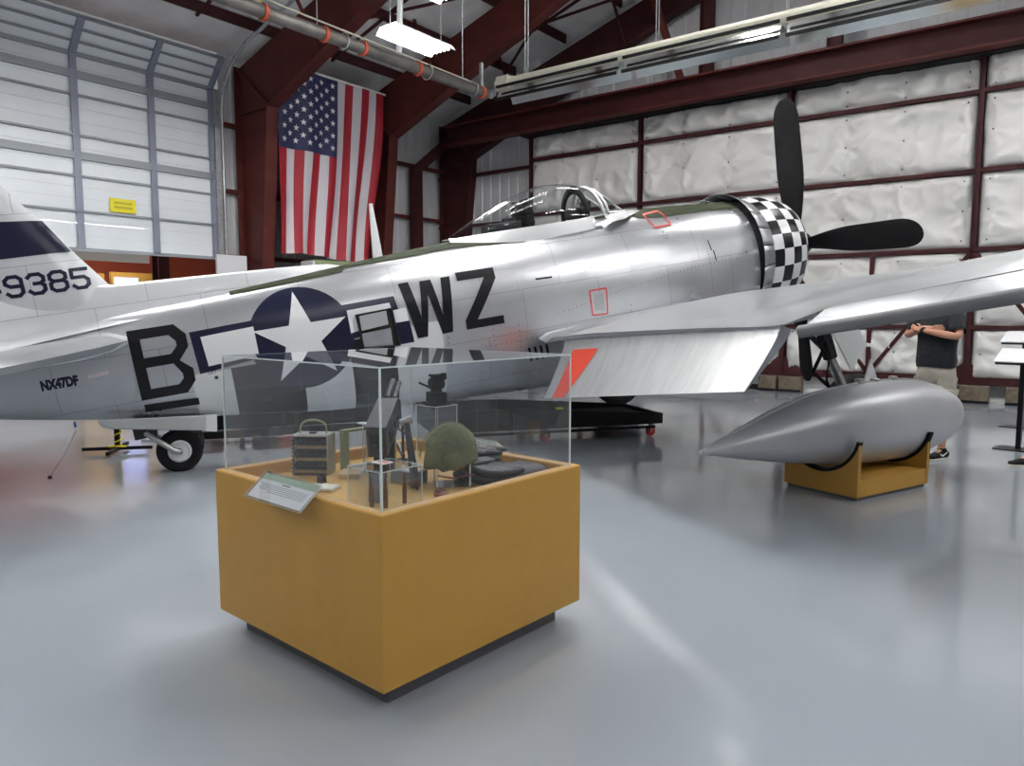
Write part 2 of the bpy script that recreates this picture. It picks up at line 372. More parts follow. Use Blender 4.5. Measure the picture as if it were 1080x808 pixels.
frame(15.62,'darkest red steel frame in the far corner behind the canopy',M['redsteel_d'])
frame(3.2,'dark red steel frame above the upper left corner',M['redsteel'])
t=rthing('portal_brace','dark steel portal brace post standing in the far corner','steel post',14.4,VW-.3)
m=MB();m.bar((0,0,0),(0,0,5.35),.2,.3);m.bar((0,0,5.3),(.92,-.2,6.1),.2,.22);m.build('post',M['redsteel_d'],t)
# girts on the walls
for z in (5.26,3.93,2.6):
    m=MB();m.bar((15.66,11.3,z),(15.66,VW,z),.14,.07);o=m.build('wall_girt',M['redsteel_d']);o.matrix_world=RM
    tag(o,'dark horizontal wall girt on the white siding left of the sliding doors, %s'%{5.26:'topmost of three',3.93:'middle one',2.6:'lowest one'}[z],'girt','wall girts beside the sliding doors')
for i,z in enumerate((5.45,4.1,2.75)):
    m=MB();m.bar((8.97,VW-.1,z),(15.7,VW-.1,z),.14,.08);o=m.build('wall_girt',M['redsteel']);o.matrix_world=RM
    tag(o,'dark red wall girt behind the flag and columns, %s'%('topmost','middle one','lowest one')[i],'girt','wall girts behind the flag')
# purlins
pv=[13.2,11.7,10.2,8.7,7.2,5.7,4.2,2.7]
for i,v in enumerate(pv):
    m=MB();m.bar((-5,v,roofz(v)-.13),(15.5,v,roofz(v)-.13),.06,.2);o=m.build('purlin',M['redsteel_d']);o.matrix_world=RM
    tag(o,'dark roof purlin running the length of the white ceiling, %s up from the flag-side eave'%('first','second','third','fourth','fifth','sixth','seventh','eighth')[i],'purlin','roof purlins')
# bracing rods / bars in the roof
for i,(u0,u1,a,b) in enumerate(((9.5,12.6,13,9.4),(3.4,9.2,13,8),(12.8,15.5,12.5,7.5),(10.9,10.9,13.2,4),(14.2,14.2,13.2,4),(6.3,6.3,13.2,4),(7.8,7.8,13.2,4),(12.8,15.5,8,12.4))):
    m=MB();m.bar((u0,a,roofz(a)-.3),(u1,b,roofz(b)-.3),.05,.05);o=m.build('roof_brace',M['redsteel_d']);o.matrix_world=RM
    tag(o,'thin dark roof bracing bar below the white ceiling','brace','thin roof bracing bars')
for i,(v,dz) in enumerate(((9.0,2.0),(6.6,2.2))):
    t=rthing('end_post','dark red end wall post rising above the long girder, %s'%('left of the two' if i==0 else 'right of the two'),'steel post',15.32,(6.55,4.0)[i],6.44)
    m=MB();m.box(-.1,.1,-.13,-.1,0,1.9+i*1.1);m.box(-.1,.1,.1,.13,0,1.9+i*1.1);m.box(-.01,.01,-.1,.1,0,1.9+i*1.1);m.build('post',M['redsteel_d'],t)
t=rthing('knee_brace','slanted dark red brace from the long girder up to the roof','brace',15.2,6.9,6.5);MB().bar((0,.15,-.02),(0,.95,2.1),.12,.14).build('bar',M['redsteel'],t)
# long girder above the sliding doors
t=rthing('header_girder','long dark red steel girder above the white sliding doors','girder',15.0,4,5.93)
m=MB();m.box(-.19,.19,-14,9.55,.46,.50);m.box(-.19,.19,-14,9.55,0,.035);m.build('flange',M['redsteel'],t)
MB().box(-.01,.01,-14,9.55,.03,.46).build('web',M['redsteel_d'],t)
m=MB();m.box(.1,.75,-14,7.3,-.02,.0);m.build('track_plate',M['black_matt'],t)
# ------------------------------------------------------------------ sliding hangar door leaves with quilted insulation
def quilt(mb,v0,v1,z0,z1,seed,sag=1.0):
    nx=int((v1-v0)/.045);nz=max(8,int((z1-z0)/.045));vs=[]
    pins=[(v0+(v1-v0)*a,z0+(z1-z0)*b) for a in (.04,.36,.68,.96) for b in (.1,.5,.9)]
    for j in range(nz+1):
        for i in range(nx+1):
            x=i/nx;y=j/nz;v=v0+(v1-v0)*x;z=z0+(z1-z0)*y
            e=min(x*(v1-v0),(1-x)*(v1-v0),y*(z1-z0),(1-y)*(z1-z0))
            d=.085*min(1,e/.14)**.6
            q=Vector((v*1.1+seed*3.7,z*1.3,seed))
            d+=.10*noise.noise(q)*sag
            r=noise.noise(Vector((v*2.3+seed,z*2.3,seed*1.3)))
            d+=.05*(1-abs(r)*2.6)*sag+.009*(1-abs(noise.noise(Vector((v*3.1+z*2.2+seed,z*2.0-v*1.5,seed))))*3.2)*sag
            # diagonal folds fanning from the upper corners and pins
            for k,(pu,pz) in enumerate(pins):
                dd=math.hypot(v-pu,z-pz)
                if dd<.42:
                    an=math.atan2(z-pz,v-pu);d+=(.022*math.cos(an*7+seed+k)*(1-dd/.42)*min(1,dd/.08)) -.03*math.exp(-(dd/.05)**2)
            d*=min(1,e/.05)
            vs.append((-d,v,z))
    fs=[(j*(nx+1)+i,j*(nx+1)+i+1,(j+1)*(nx+1)+i+1,(j+1)*(nx+1)+i) for j in range(nz) for i in range(nx)]
    mb.add(vs,fs)
    return pins
zl=[.37,1.31,2.67,4.02,5.36,6.06]
edges=[11.2,8.12,4.82,1.58,-1.72,-5.0]
names=['leftmost','second from left','third from left','fourth from left','fifth from left']
for k in range(5):
    v1=edges[k];v0=edges[k+1];off=0 if k%2==0 else .06
    t=rthing('sliding_door','',None,UW-off,v0);t.name='door_%d'%(k+2);t['kind']='structure'
    w=v1-v0;top=6.06+(.12 if k in(2,) else (.0 if k<2 else .1))
    if k>=2: top=6.17
    for (a,b) in zip(zl[:-1],zl[1:]):
        bb=b if b<6 else top-.1
        m=MB();pins=quilt(m,.07,w-.07,a+.03,bb-.03,k*7+a*3.1,1.25 if a>5 or a<.5 else .8)
        o=m.build('insulation',M['quilt'],t,smooth=180,fix=False)
        m=MB()
        for (pv_,pz) in pins: m.box(-.105,-.085,pv_-.011,pv_+.011,pz-.011,pz+.011)
        m.build('fixing_pin',M['black_matt'],o)
    m=MB();m.box(-.10,.02,-.045,.045,.3,top);m.build('post',M['redsteel_d'],t)
    m=MB();m.box(-.10,.02,w-.045,w+.0,.3,top);m.build('post',M['redsteel_d'],t)
    for z in zl[:-1]+[top-.1]:
        m=MB();m.bar((-.07,.04,z),(-.07,w-.04,z),.09,.075 if z>.5 else .14);m.build('rail',M['redsteel_d'],t)
    m=MB();m.box(-.14,.06,0,w,top-.05,top+.03);m.build('top_channel',M['galv'],t)
    m=MB();m.box(-.12,-.04,w*.5-.04,w*.5+.04,.3,2.67);m.build('post',M['redsteel_d'],t)
    m=MB();m.bar((-.09,w*.5,.42),(-.09,w-.05,1.28 if 0 else 2.6),.06,.07);m.bar((-.09,w*.5,.42),(-.09,.05,2.6),.06,.07);m.build('brace',M['redsteel_d'],t)
    m=MB()
    for (c,s_) in ((0,1),(w,-1)):
        m.prism([(c,.3),(c+s_*.42,.3),(c+s_*.42,.42),(c,.72)],-.12,-.09,plane='yz')
    m.build('gusset',M['redsteel_d'],t)
    m=MB();m.box(-.2,.1,0,w,.0,.07);m.build('sill_strip',[M['white'],M['black_matt']][0],t)
    m=MB();m.box(-.23,-.2,0.0,w*.45,.0,.11);m.build('black_sill',M['black_matt'],t)
bl=0
bpos=[4.95,4.62,4.15,1.75,1.35,.95,8.2,7.8,2.0,-1.2,-1.7]
side=['on the floor']
blocks=[(5.0,.36),(4.55,.44),(1.95,.42),(1.42,.44),(.75,.42),(8.25,.42),(7.75,.4),(-1.6,.42)]
bl_names=['brown concrete block at the gusset behind the flap, left of a pair','brown concrete block at the gusset behind the flap, right of a pair',
 'brown concrete block at the foot of the door post right behind the man','brown concrete block just right of the door post beyond the man','brown concrete block furthest right along the door sill',
 'brown concrete block behind the silver fuselage, left one','brown concrete block behind the silver fuselage, right one','brown concrete block beyond the right edge of the sill']
for i,(v,w) in enumerate(blocks[:5]):
    t=rthing('concrete_block',bl_names[i],'block',UW-.33,v,0,'concrete blocks along the sliding door sill')
    MB().box(-.1,.1,-w/2,w/2,.0,.30).build('body',M['brick'],t,bevel=.01)
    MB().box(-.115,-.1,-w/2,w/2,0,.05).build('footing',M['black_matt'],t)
# ------------------------------------------------------------------ tube heater: grey pipe, then cream tube with reflectors
t=rthing('heater_pipe','long grey radiant heater pipe with orange clamps crossing above the flag','heater pipe',7,9.8,5.84)
m=MB();m.tube([(-4.2,0,.12),(5.02,0,.12)],.10,16);m.build('pipe',M['tubegrey'],t,smooth=40)
for u in (-1.35,-.15,.95,1.75,3.05,4.85):
    m=MB();m.tube([(u-.03,0,.12),(u+.03,0,.12)],.125,16);m.build('clamp',M['orange'],t,smooth=40)
for u in (-2,1.35,3.3,4.6):
    m=MB();m.tube([(u,.13*math.cos(a),.12+.13*math.sin(a)) for a in [k*PI/8 for k in range(16)]],.012,6,closed=True);m.build('hanger_ring',M['galv'],t)
m=MB();m.tube([(-4,.12,.42),(4.9,.12,.30)],.015,6);m.build('gas_line',M['cream'],t)
for u in (0.9,2.7,4.4,-2.4):
    m=MB();m.cyl((u,.1,.2),(u,.1,roofz(9.8)-5.84-.1),.009,n=6);m.build('hanger_rod',M['galv'],t)
m=MB();m.bar((-.62,.12,.36),(-.1,.12,.33),.03,.04);m.build('yellow_tag',M['tape_y'],t)
m=MB();m.tube([(4.9,0,.1),(5.12,-.05,.1),(5.15,-.1,.16)],.06,10);m.build('elbow',M['galv'],t,smooth=60)
t=rthing('tube_heater','long cream radiant tube heater with polished reflectors above the girder','tube heater',12.1,4.5,5.62)
m=MB();m.tube([(0,5.1,.5),(0,-7.5,.5)],.09,14);m.build('tube',M['cream'],t,smooth=40)
for (a,b) in ((4.9,2.2),(2.1,-.6),(-.7,-3.4),(-3.5,-6.2)):
    m=MB();P=[(-.26,.14),(-.17,.33),(.17,.33),(.26,.14)]
    m.loft([[(x,a,z) for x,z in P],[(x,b,z) for x,z in P]],closed=False);m.build('reflector',M['refl'],t,solid=.004,fix=False)
    for x,z in ((-.27,.36),(-.30,.12)):
        MB().bar((x,a,z),(x,b,z),.03,.05).build('edge_rail',M['black_matt'],t)
m=MB();m.tube([(0,5.1,.42),(0,5.35,.36),(0,5.5,.42),(0,5.5,1.0)],.05,10);m.build('flue_elbow',M['galv'],t,smooth=60)
m=MB();m.box(-.12,.12,4.75,5.05,.36,.62);m.build('burner_box',M['cream'],t,bevel=.02)
for v in (4.4,1.6,-.6,-2.6):
    m=MB();m.cyl((0,v,.55),(0,v,roofz(v+4.5)-5.62-.1),.01,n=6);m.cyl((.1,v,.4),(.1,v,roofz(v+4.5)-5.62-.1),.01,n=6);m.build('hanger_rod',M['galv'],t)
t=rthing('conduit','pale slanted conduit reaching from the heater pipe to the lamp','conduit',9.3,9.5,6.0);MB().cyl((0,0,0),(-.35,-.4,.7),.05,n=8).build('tube',M['white'],t)
# ------------------------------------------------------------------ lamps
def lamp(u,v,z,label,L_=1.35,rot=0,group='hanging fluorescent lamps'):
    t=rthing('hanging_lamp',label,'lamp',u,v,z,group)
    m=MB();m.loft([[(-L_/2,y,q) for y,q in ((-.26,.0),(-.17,.10),(.17,.10),(.26,.0))],[(L_/2,y,q) for y,q in ((-.26,.0),(-.17,.10),(.17,.10),(.26,.0))]],closed=False)
    m.build('reflector_housing',M['white'],t,solid=.008,fix=False)
    for y in (-.22,-.13,-.045,.045,.13,.22):
        MB().cyl((-L_/2+.02,y,.04),(L_/2-.02,y,.04),.014,n=8).build('tube',M['lamp'],t)
    for x in (-L_/2+.05,L_/2-.05):
        MB().cyl((x,0,.12),(x,0,roofz(v)-z-.05),.008,n=6).build('hanger_rod',M['galv'],t)
    return t
lamp(8.55,8.35,5.68,'bright hanging fluorescent lamp above the heater pipe',1.2)
lamp(7.2,7.0,5.78,'second hanging fluorescent lamp, cut by the top edge of the view',1.4)
for (u,v,z) in ((3.5,8,6.3),(-2,8,6.3),(-6,2.5,6.3),(5.4,2.8,6.3),(11.0,1.5,6.7),(6.6,4.6,6.6),(11.0,5.2,8.6),(13,-3,6.3),(6.5,-3,6.3),(-1,-4,6.3),(8,-8,6.3),(1,9.5,6.4)):  # unseen lamps, added to light the hall and the far door wall
    lamp(u,v,z,'unseen hanging fluorescent lamp added to light the hall',2.4)
# ---- fuselage sections: s aft of the propeller hub, z above the thrust line, y to starboard
SEC = [ # s, top, bottom, halfwidth, z of max width
 (1.30,.70,-.92,.70,-.10),(2.0,.73,-1.10,.69,-.14),(2.81,.74,-1.20,.66,-.18),(3.6,.70,-1.20,.61,-.18),
 (4.3,.68,-1.17,.56,-.16),(5.03,.66,-1.11,.51,-.14),(6.0,.59,-1.00,.43,-.10),(6.8,.52,-.90,.36,-.08),
 (7.64,.46,-.76,.28,-.05),(8.5,.42,-.61,.20,-.02),(9.15,.38,-.48,.145,.0),(9.8,.32,-.32,.09,.02),(10.4,.24,-.14,.04,.05)]
def sec(s):
    n=len(SEC)
    if s<=SEC[0][0]: return SEC[0][1:]
    if s>=SEC[-1][0]: return SEC[-1][1:]
    for i in range(n-1):
        if SEC[i][0]<=s<=SEC[i+1][0]: break
    p0=SEC[max(i-1,0)];p1=SEC[i];p2=SEC[i+1];p3=SEC[min(i+2,n-1)]
    h=p2[0]-p1[0];t=(s-p1[0])/h;out=[]
    for k in range(1,5):
        m1=(p2[k]-p0[k])/(p2[0]-p0[0])*h;m2=(p3[k]-p1[k])/(p3[0]-p1[0])*h
        out.append((2*t**3-3*t*t+1)*p1[k]+(t**3-2*t*t+t)*m1+(-2*t**3+3*t*t)*p2[k]+(t**3-t*t)*m2)
    return tuple(out)
def surfy(s,z,off=0.0):
    zt,zb,hw,zw=sec(s);zt+=off;zb-=off;hw+=off
    t=(z-zw)/(zt-zw) if z>=zw else (zw-z)/(zw-zb)
    t=min(max(t,0),1);n=2.15 if z>=zw else 2.3
    return hw*(1-t**n)**(1/n)
def surfa(s,a,off=0.0):   # a = angle from the top, 0..pi down the starboard side
    zt,zb,hw,zw=sec(s);zt+=off;zb-=off;hw+=off
    c=math.cos(a);sn=math.sin(a);n=2.15 if c>=0 else 2.3
    sg=1 if sn>=0 else -1
    return (sg*hw*abs(sn)**(2/n), zw+(zt-zw)*abs(c)**(2/n) if c>=0 else zw-(zw-zb)*abs(c)**(2/n))
# ================================================================== AIRCRAFT
FD=Vector((0.90233356,0.39959773,0.16160382));SB=Vector((0.40492012,-0.91435207,0));UZ=Vector((-0.14776279,-0.06543664,0.98685572))
HUB=Vector((3.9556905,10.5133639,2.5144681))
GP=HUB-FD*4.2;GP.z=0
RP=Matrix((FD,-SB,UZ)).transposed()
plane=thing('fighter_plane','silver propeller fighter plane with black and white checkered cowl and WZ lettering','aeroplane',GP)
plane.rotation_euler=RP.to_euler()
KK=RP.inverted()@(HUB-GP)
AX=Matrix.Translation(KK)@Matrix(((-1,0,0,0),(0,-1,0,0),(0,0,1,0),(0,0,0,1)))
def A(): return MB(AX)
NA=72
def ring(s,off=0.0,n=NA): return [(s,)+surfa(s,2*PI*k/n,off) for k in range(n)]
ss=[1.30+.1*i for i in range(92)]
m=A();m.loft([ring(s) for s in ss],cap1=True);fus=m.build('fuselage',M['alu'],plane,smooth=50)
def band(s0,s1,a0,a1,off,n=14,ns=None,both=True):
    """patch lying on the fuselage between stations s0..s1 and angles a0(s)..a1(s)"""
    m=A();ns=ns or max(1,int(abs(s1-s0)/.05))
    for sg in ((1,-1) if both else (1,)):
        rows=[]
        for i in range(ns+1):
            s=s0+(s1-s0)*i/ns;x0=a0(s) if callable(a0) else a0;x1=a1(s) if callable(a1) else a1
            rows.append([(s,sg*surfa(s,x0+(x1-x0)*k/n,off)[0],surfa(s,x0+(x1-x0)*k/n,off)[1]) for k in range(n+1)])
        m.loft(rows,closed=False)
    return m
def az(s,z,off=0.0):
    lo,hi=0,PI
    for _ in range(30):
        mid=(lo+hi)/2
        if surfa(s,mid,off)[1]>z: lo=mid
        else: hi=mid
    return lo
olz=[(6.3,.53),(6.0,.54),(5.6,.55),(5.14,.575),(4.36,.54),(3.45,.60),(3.40,.69),(2.86,.69),(2.76,.62),(2.44,.60),(1.9,.60),(1.30,.58)]
def lin(tab,s):
    if s>=tab[0][0]: return tab[0][1]
    for (a,x),(b,y) in zip(tab[:-1],tab[1:]):
        if b<=s<=a: return x+(y-x)*(a-s)/(a-b)
    return tab[-1][1]
m=band(7.45,1.302,0,lambda s: az(s,lin(olz,s) if s<6.3 else sec(s)[0]-.07+(s-6.3)*.02),.006,24);m.build('antiglare_panel_and_shade_line',M['olive'],fus,smooth=50)  # olive antiglare paint; its aft tail is a painted shadow line by the fillet
for (a,b,zt,col) in ((7.95,7.59,-.27,'offwhite'),(7.59,6.93,-.27,'black'),(6.93,6.44,-.2,'offwhite'),(6.44,5.98,-.2,'black'),(5.98,5.46,-.15,'offwhite')):
    band(a,b,lambda s:az(s,zt),PI,.002,16).build('stripe',M[col],fus,smooth=50)
def decal(name,poly,off,mt,parent=None,grid=.05,thick=True,side=1,yfun=None):
    """polygon in (s,z) bent onto the starboard skin; polys may be a list"""
    polys=poly if isinstance(poly[0][0],(tuple,list)) else [poly]
    bm=bmesh.new()
    for p in polys:
        vs=[bm.verts.new((a,b,0)) for a,b in p];bm.faces.new(vs)
    bm.normal_update();bmesh.ops.triangulate(bm,faces=bm.faces,ngon_method='EAR_CLIP')
    xs=[v.co.x for v in bm.verts];zs=[v.co.y for v in bm.verts]
    for ax,lo,hi in ((0,min(xs),max(xs)),(1,min(zs),max(zs))):
        q=lo+grid
        while q<hi-1e-4:
            co=(q,0,0) if ax==0 else (0,q,0);no=(1,0,0) if ax==0 else (0,1,0)
            bmesh.ops.bisect_plane(bm,geom=list(bm.verts)+list(bm.edges)+list(bm.faces),plane_co=co,plane_no=no);q+=grid
    m=A();bm.verts.index_update()
    f=yfun or (lambda s,z:surfy(s,z,off))
    m.add([(v.co.x,side*f(v.co.x,v.co.y),v.co.y) for v in bm.verts],[tuple(v.index for v in fc.verts) for fc in bm.faces]);bm.free()
    return m.build(name,mt,parent or fus,smooth=60,fix=False)
def circ(cx,cz,r,n=48): return [(cx+r*math.cos(2*PI*k/n),cz+r*math.sin(2*PI*k/n)) for k in range(n)]
def star(cx,cz,r): return [(cx+(r if k%2==0 else r*.382)*math.sin(PI*k/5),cz+(r if k%2==0 else r*.382)*math.cos(PI*k/5)) for k in range(10)]
decal('insignia_bar',[(7.89,.135),(7.3,.155),(7.3,-.22),(7.87,-.275)],.004,M['navy'])
decal('insignia_bar',[(6.45,.165),(5.90,.175),(5.86,-.12),(6.45,-.2)],.004,M['navy'])
decal('insignia_disc',circ(6.875,-.095,.51),.0045,M['navy'])
decal('insignia_bar',[(7.80,.075),(7.31,.095),(7.31,-.19),(7.78,-.215)],.0055,M['white'])
decal('insignia_bar',[(6.40,.105),(5.96,.115),(5.93,-.06),(6.40,-.13)],.0055,M['white'])
decal('insignia_bar',[[(5.95,.03),(5.80,.04),(5.79,-.10),(5.94,-.10)]],.0062,M['white'])
decal('insignia_bar',[[(5.95,-.10),(5.79,-.10),(5.77,-.33),(5.94,-.33)]],.0062,M['navy'])
decal('insignia_star',star(6.875,-.10,.475),.0065,M['white'])
def sq(a,b,w): # stroke between two (s,z) points, width w
    (x0,y0),(x1,y1)=a,b;L=math.hypot(x1-x0,y1-y0);nx,ny=-(y1-y0)/L*w/2,(x1-x0)/L*w/2
    return [(x0+nx,y0+ny),(x1+nx,y1+ny),(x1-nx,y1-ny),(x0-nx,y0-ny)]
Bx=lambda P:[(8.42-.50*x,.235-.665*y) for x,y in P]
decal('code_letter',[Bx([(0,0),(.20,0),(.20,1),(0,1)]),Bx([(.2,0),(.82,0),(.82,.0),(.70,.14),(.2,.14)]),
 Bx([(.82,0),(1,.16),(.80,.24),(.70,.14)]),Bx([(1,.16),(1,.34),(.80,.31),(.80,.24)]),Bx([(1,.34),(.80,.52),(.62,.45),(.80,.31)]),
 Bx([(.2,.41),(.68,.41),(.80,.52),(.70,.55),(.2,.55)]),Bx([(.80,.52),(1,.66),(.80,.71),(.68,.55)]),Bx([(1,.66),(1,.84),(.80,.78),(.80,.71)]),
 Bx([(1,.84),(.82,1),(.70,.86),(.80,.78)]),Bx([(.2,.86),(.70,.86),(.82,1),(.2,1)])],.0065,M['black'])
decal('code_letter',[[(8.41,-.475),(7.93,-.50),(7.93,-.57),(8.41,-.55)]],.006,M['black'])
decal('code_letter',[[(5.83,.29),(5.72,.295),(5.655,-.09),(5.60,.285),(5.48,.285),(5.425,-.10),(5.37,.29),(5.27,.29),(5.345,-.295),(5.46,-.30),(5.545,.13),(5.62,-.30),(5.73,-.30)]],.0065,M['black'])
decal('code_letter',[[(5.20,.315),(4.77,.315),(4.77,.20),(5.055,-.21),(4.76,-.21),(4.76,-.30),(5.19,-.30),(5.19,-.20),(4.90,.225),(5.20,.225)]],.0065,M['black'])
def textdecal(name,body,s0,z0,size,off,mt,parent=None,bold=0,yfun=None,sx=1):
    vs,fs=text_polys(body,size,bold);f=yfun or (lambda s,z:surfy(s,z,off))
    m=A();m.add([(s0-v.x*sx,f(s0-v.x*sx,z0+v.y),z0+v.y) for v in vs],fs);return m.build(name,mt,parent or fus,fix=False)
textdecal('registration','NX47DF',9.20,-.175,.12,.004,M['navy'],bold=.008,sx=.68)
textdecal('lettering','LIFT',7.80,-.295,.045,.004,M['navy'])
decal('lift_mark',circ(7.735,-.335,.018,14),.004,M['black'])
decal('placard',[(8.81,-.11),(8.64,-.10),(8.64,-.125),(8.81,-.135)],.004,M['paper'])
decal('placard_line',[(8.80,-.119),(8.65,-.109),(8.65,-.114),(8.80,-.124)],.005,M['redline'])
decal('placard',[(9.02,-.20),(8.86,-.195),(8.86,-.198),(9.02,-.203)],.004,M['ink'])
def outline(name,pts,w,off,mt):
    n=len(pts);return decal(name,[sq(pts[i],pts[(i+1)%n],w) for i in range(n)],off,mt)
outline('filler_outline',[(3.70,-.11),(3.49,-.11),(3.51,-.40),(3.70,-.39)],.018,.004,M['redline'])
outline('filler_outline',[(2.67,.665),(2.42,.69),(2.42,.50),(2.65,.49)],.018,.010,M['redline'])
decal('filler_panel',[(3.66,-.16),(3.53,-.16),(3.54,-.35),(3.66,-.34)],.003,M['alu_dull'])
outline('access_panel',[(4.94,.30),(4.55,.27),(4.53,-.09),(4.91,-.10)],.006,.003,M['alu_dull'])
decal('step_slot',[(4.32,.125),(4.12,.12),(4.12,.10),(4.32,.105)],.004,M['black'])
for (a,b) in ((2.02,.25),(1.98,.12)): decal('slot',[(a,b),(a-.015,b),(a-.03,b-.13),(a-.015,b-.13)],.004,M['black'])
# rivet rows and access screws
m=A()
def rivet(s,z,r=.006):
    y=surfy(s,z,.001);m.add([(s+r*math.cos(k*PI/3),y,z+r*math.sin(k*PI/3)) for k in range(6)],[tuple(range(6))])
for k in range(46): t=k/45;rivet(4.1-2.5*t,-.30+.28*math.sin(PI*.5*t))
for k in range(26): rivet(2.05,.5-.035*k)
for k in range(10): rivet(6.9-.06*k,-.62);rivet(6.4-.06*k,-.6)
for k in range(8): rivet(6.86-.05*k,-.66)
for s in (4.9,4.6,5.4,3.2): 
    for k in range(6): rivet(s,-.35-.06*k,.007)
for k in range(14): rivet(5.0-.06*k,-.52)
m.build('rivets',M['steel_dark'],fus,fix=False)
# open intercooler door and its recess
m=A();yy=lambda s,z:surfy(s,z,.0)
d=[(6.33,.05),(5.95,.06),(5.93,-.34),(6.31,-.30)]
decal('hatch_recess',[d],.0075,M['interior'])
m=A()
for i in range(4):
    a,b=d[i],d[(i+1)%4];ya,yb=yy(*a),yy(*b)
    m.loft([[(a[0],ya-.02,a[1]),(a[0],ya+.05,a[1])],[(b[0],yb-.02,b[1]),(b[0],yb+.05,b[1])]],closed=False)
m.build('hatch_frame',M['steel_dark'],fus,solid=.012,fix=False)
m=A();y0=yy(6.1,-.1);m.add([(6.30,y0+.035,.03),(6.02,y0+.045,.04),(6.02,y0+.045,-.10),(6.30,y0+.03,-.12)],[(0,1,2,3)]);m.build('hatch_flap',M['alu_plain'],fus,solid=.01,fix=False)
m=A();m.add([(6.30,y0+.02,-.15),(6.0,y0+.03,-.14),(6.0,y0+.01,-.33),(6.30,y0+.0,-.31)],[(0,1,2,3)]);m.build('hatch_flap',M['alu_dull'],fus,solid=.01,fix=False)
# louvres low on the side by the wing root, exhaust shroud
for k in range(4): decal('louvre',[(4.52-.07*k,-.62),(4.49-.07*k,-.62),(4.46-.07*k,-.78),(4.49-.07*k,-.78)],.006,M['black'])
# tail wheel doors
m=A();P=[(8.80,-.62),(8.74,-.70),(8.68,-.735),(7.86,-.93),(7.86,-.80),(8.2,-.70)]
P=[(8.82,-.53),(8.80,-.60),(8.72,-.640),(7.83,-.86),(7.80,-.70)]
for s_ in (1,-1):
    m=A();m.prism(P,s_*.165,s_*.19);m.build('tail_wheel_door',M['alu_plain'],plane,bevel=.012)
    m=A();m.prism([(7.93,-.838),(7.83,-.866),(7.80,-.70),(7.90,-.68)],s_*.19,s_*.198);m.build('door_marking',M['offwhite'],plane)
# tail wheel
TW=(8.20,0,-1.0)
tw=bpy.data.objects.new('tail_wheel',None);C.objects.link(tw);tw.parent=plane
def wheel(parent,c,r,w,tyre,hubm,ang=0):
    X=Matrix.Translation(Vector(c))@Matrix.Rotation(ang,4,'Z')@Matrix.Rotation(R(90),4,'X')
    m=A();m.lathe([(r*.50,-w*.36),(r*.66,-w*.48),(r*.86,-w*.48),(r*.97,-w*.3),(r,0),(r*.97,w*.3),(r*.86,w*.48),(r*.66,w*.48),(r*.50,w*.36)],36,xf=X,cap=True);m.build('tyre',tyre,parent,smooth=50)
    m=A();m.lathe([(.02,-w*.40),(r*.2,-w*.42),(r*.22,-w*.38),(r*.38,-w*.37),(r*.42,-w*.44),(r*.52,-w*.36),(r*.52,w*.36),(r*.42,w*.44),(r*.38,w*.37),(r*.22,w*.38),(r*.2,w*.42),(.02,w*.40)],28,xf=X);m.build('wheel_hub',hubm,parent,smooth=40)
wheel(tw,TW,.215,.17,M['rubber'],M['white'],R(0))
m=A();m.tube([(8.52,.0,-.70),(8.45,.11,-.76),(8.24,.115,-.98),(8.19,.115,-1.0)],[.03,.03,.028,.03],10);m.tube([(8.52,.0,-.70),(8.45,-.11,-.76),(8.24,-.115,-.98),(8.19,-.115,-1.0)],[.03,.03,.028,.03],10);m.build('fork',M['steel'],tw,smooth=60)
m=A();m.cyl((8.2,-.13,-1.0),(8.2,.13,-1.0),.022,n=10);m.build('axle',M['steel_dark'],tw)
A().box(8.36,8.56,-.12,.12,-.80,-.66).build('strut',M['steel_dark'],tw,bevel=.01);A().box(7.96,8.02,-.04,.04,-.98,-.7).build('link',M['steel_dark'],tw,bevel=.01)
for o in tw.children: pass
# fin and rudder
def slice_(le,te,z,th,n=12,yo=0):
    up=[];dn=[]
    for k in range(n+1):
        t=k/n;h=th*(1.4845*math.sqrt(t)-.63*t-1.758*t*t+1.4215*t**3-.5075*t**4)*1.0
        up.append((le+(te-le)*t,yo+h,z));dn.append((le+(te-le)*t,yo-h,z))
    return up+dn[-2:0:-1]
fz=[(.30,8.25),(.69,8.48),(1.0,8.69),(1.35,8.925),(1.68,9.15),(1.95,9.36),(2.1,9.55),(2.17,9.8)]
finw=lambda z:.30-.06*z
m=A();m.loft([slice_(le,10.15 if z<2.15 else 10.1,z,finw(z)*.55) for z,le in fz],cap0=True,cap1=True);fin=m.build('fin',M['alu_fin'],plane,smooth=40)
m=A();m.loft([slice_(10.16,te,z,.09) for z,te in ((-.1,10.75),(.4,10.95),(1.2,10.98),(1.8,10.75),(2.15,10.4))],cap0=True,cap1=True);m.build('rudder',M['alu_fin'],plane,smooth=40)
def finy(s,z):
    le=8.25
    for (za,la),(zb,lb) in zip(fz[:-1],fz[1:]):
        if za<=z<=zb: le=la+(lb-la)*(z-za)/(zb-za)
    t=min(max((s-le)/(10.15-le),0),1);h=finw(z)*.55*(1.4845*math.sqrt(t)-.63*t-1.758*t*t+1.4215*t**3-.5075*t**4)
    return h
LE=lambda z:8.48+(z-.69)*.67
decal('fin_band',[(LE(1.33)-.02+.005,1.33),(10.15,1.41),(10.15,1.02),(LE(1.03)+.012,1.03)],0,M['navy'],fin,yfun=lambda s,z:finy(s,z)+.0035)
decal('fin_band',[(LE(1.33)-.02+.005,1.33),(10.15,1.41),(10.15,1.02),(LE(1.03)+.012,1.03)],0,M['navy'],fin,side=-1,yfun=lambda s,z:finy(s,z)+.0035)
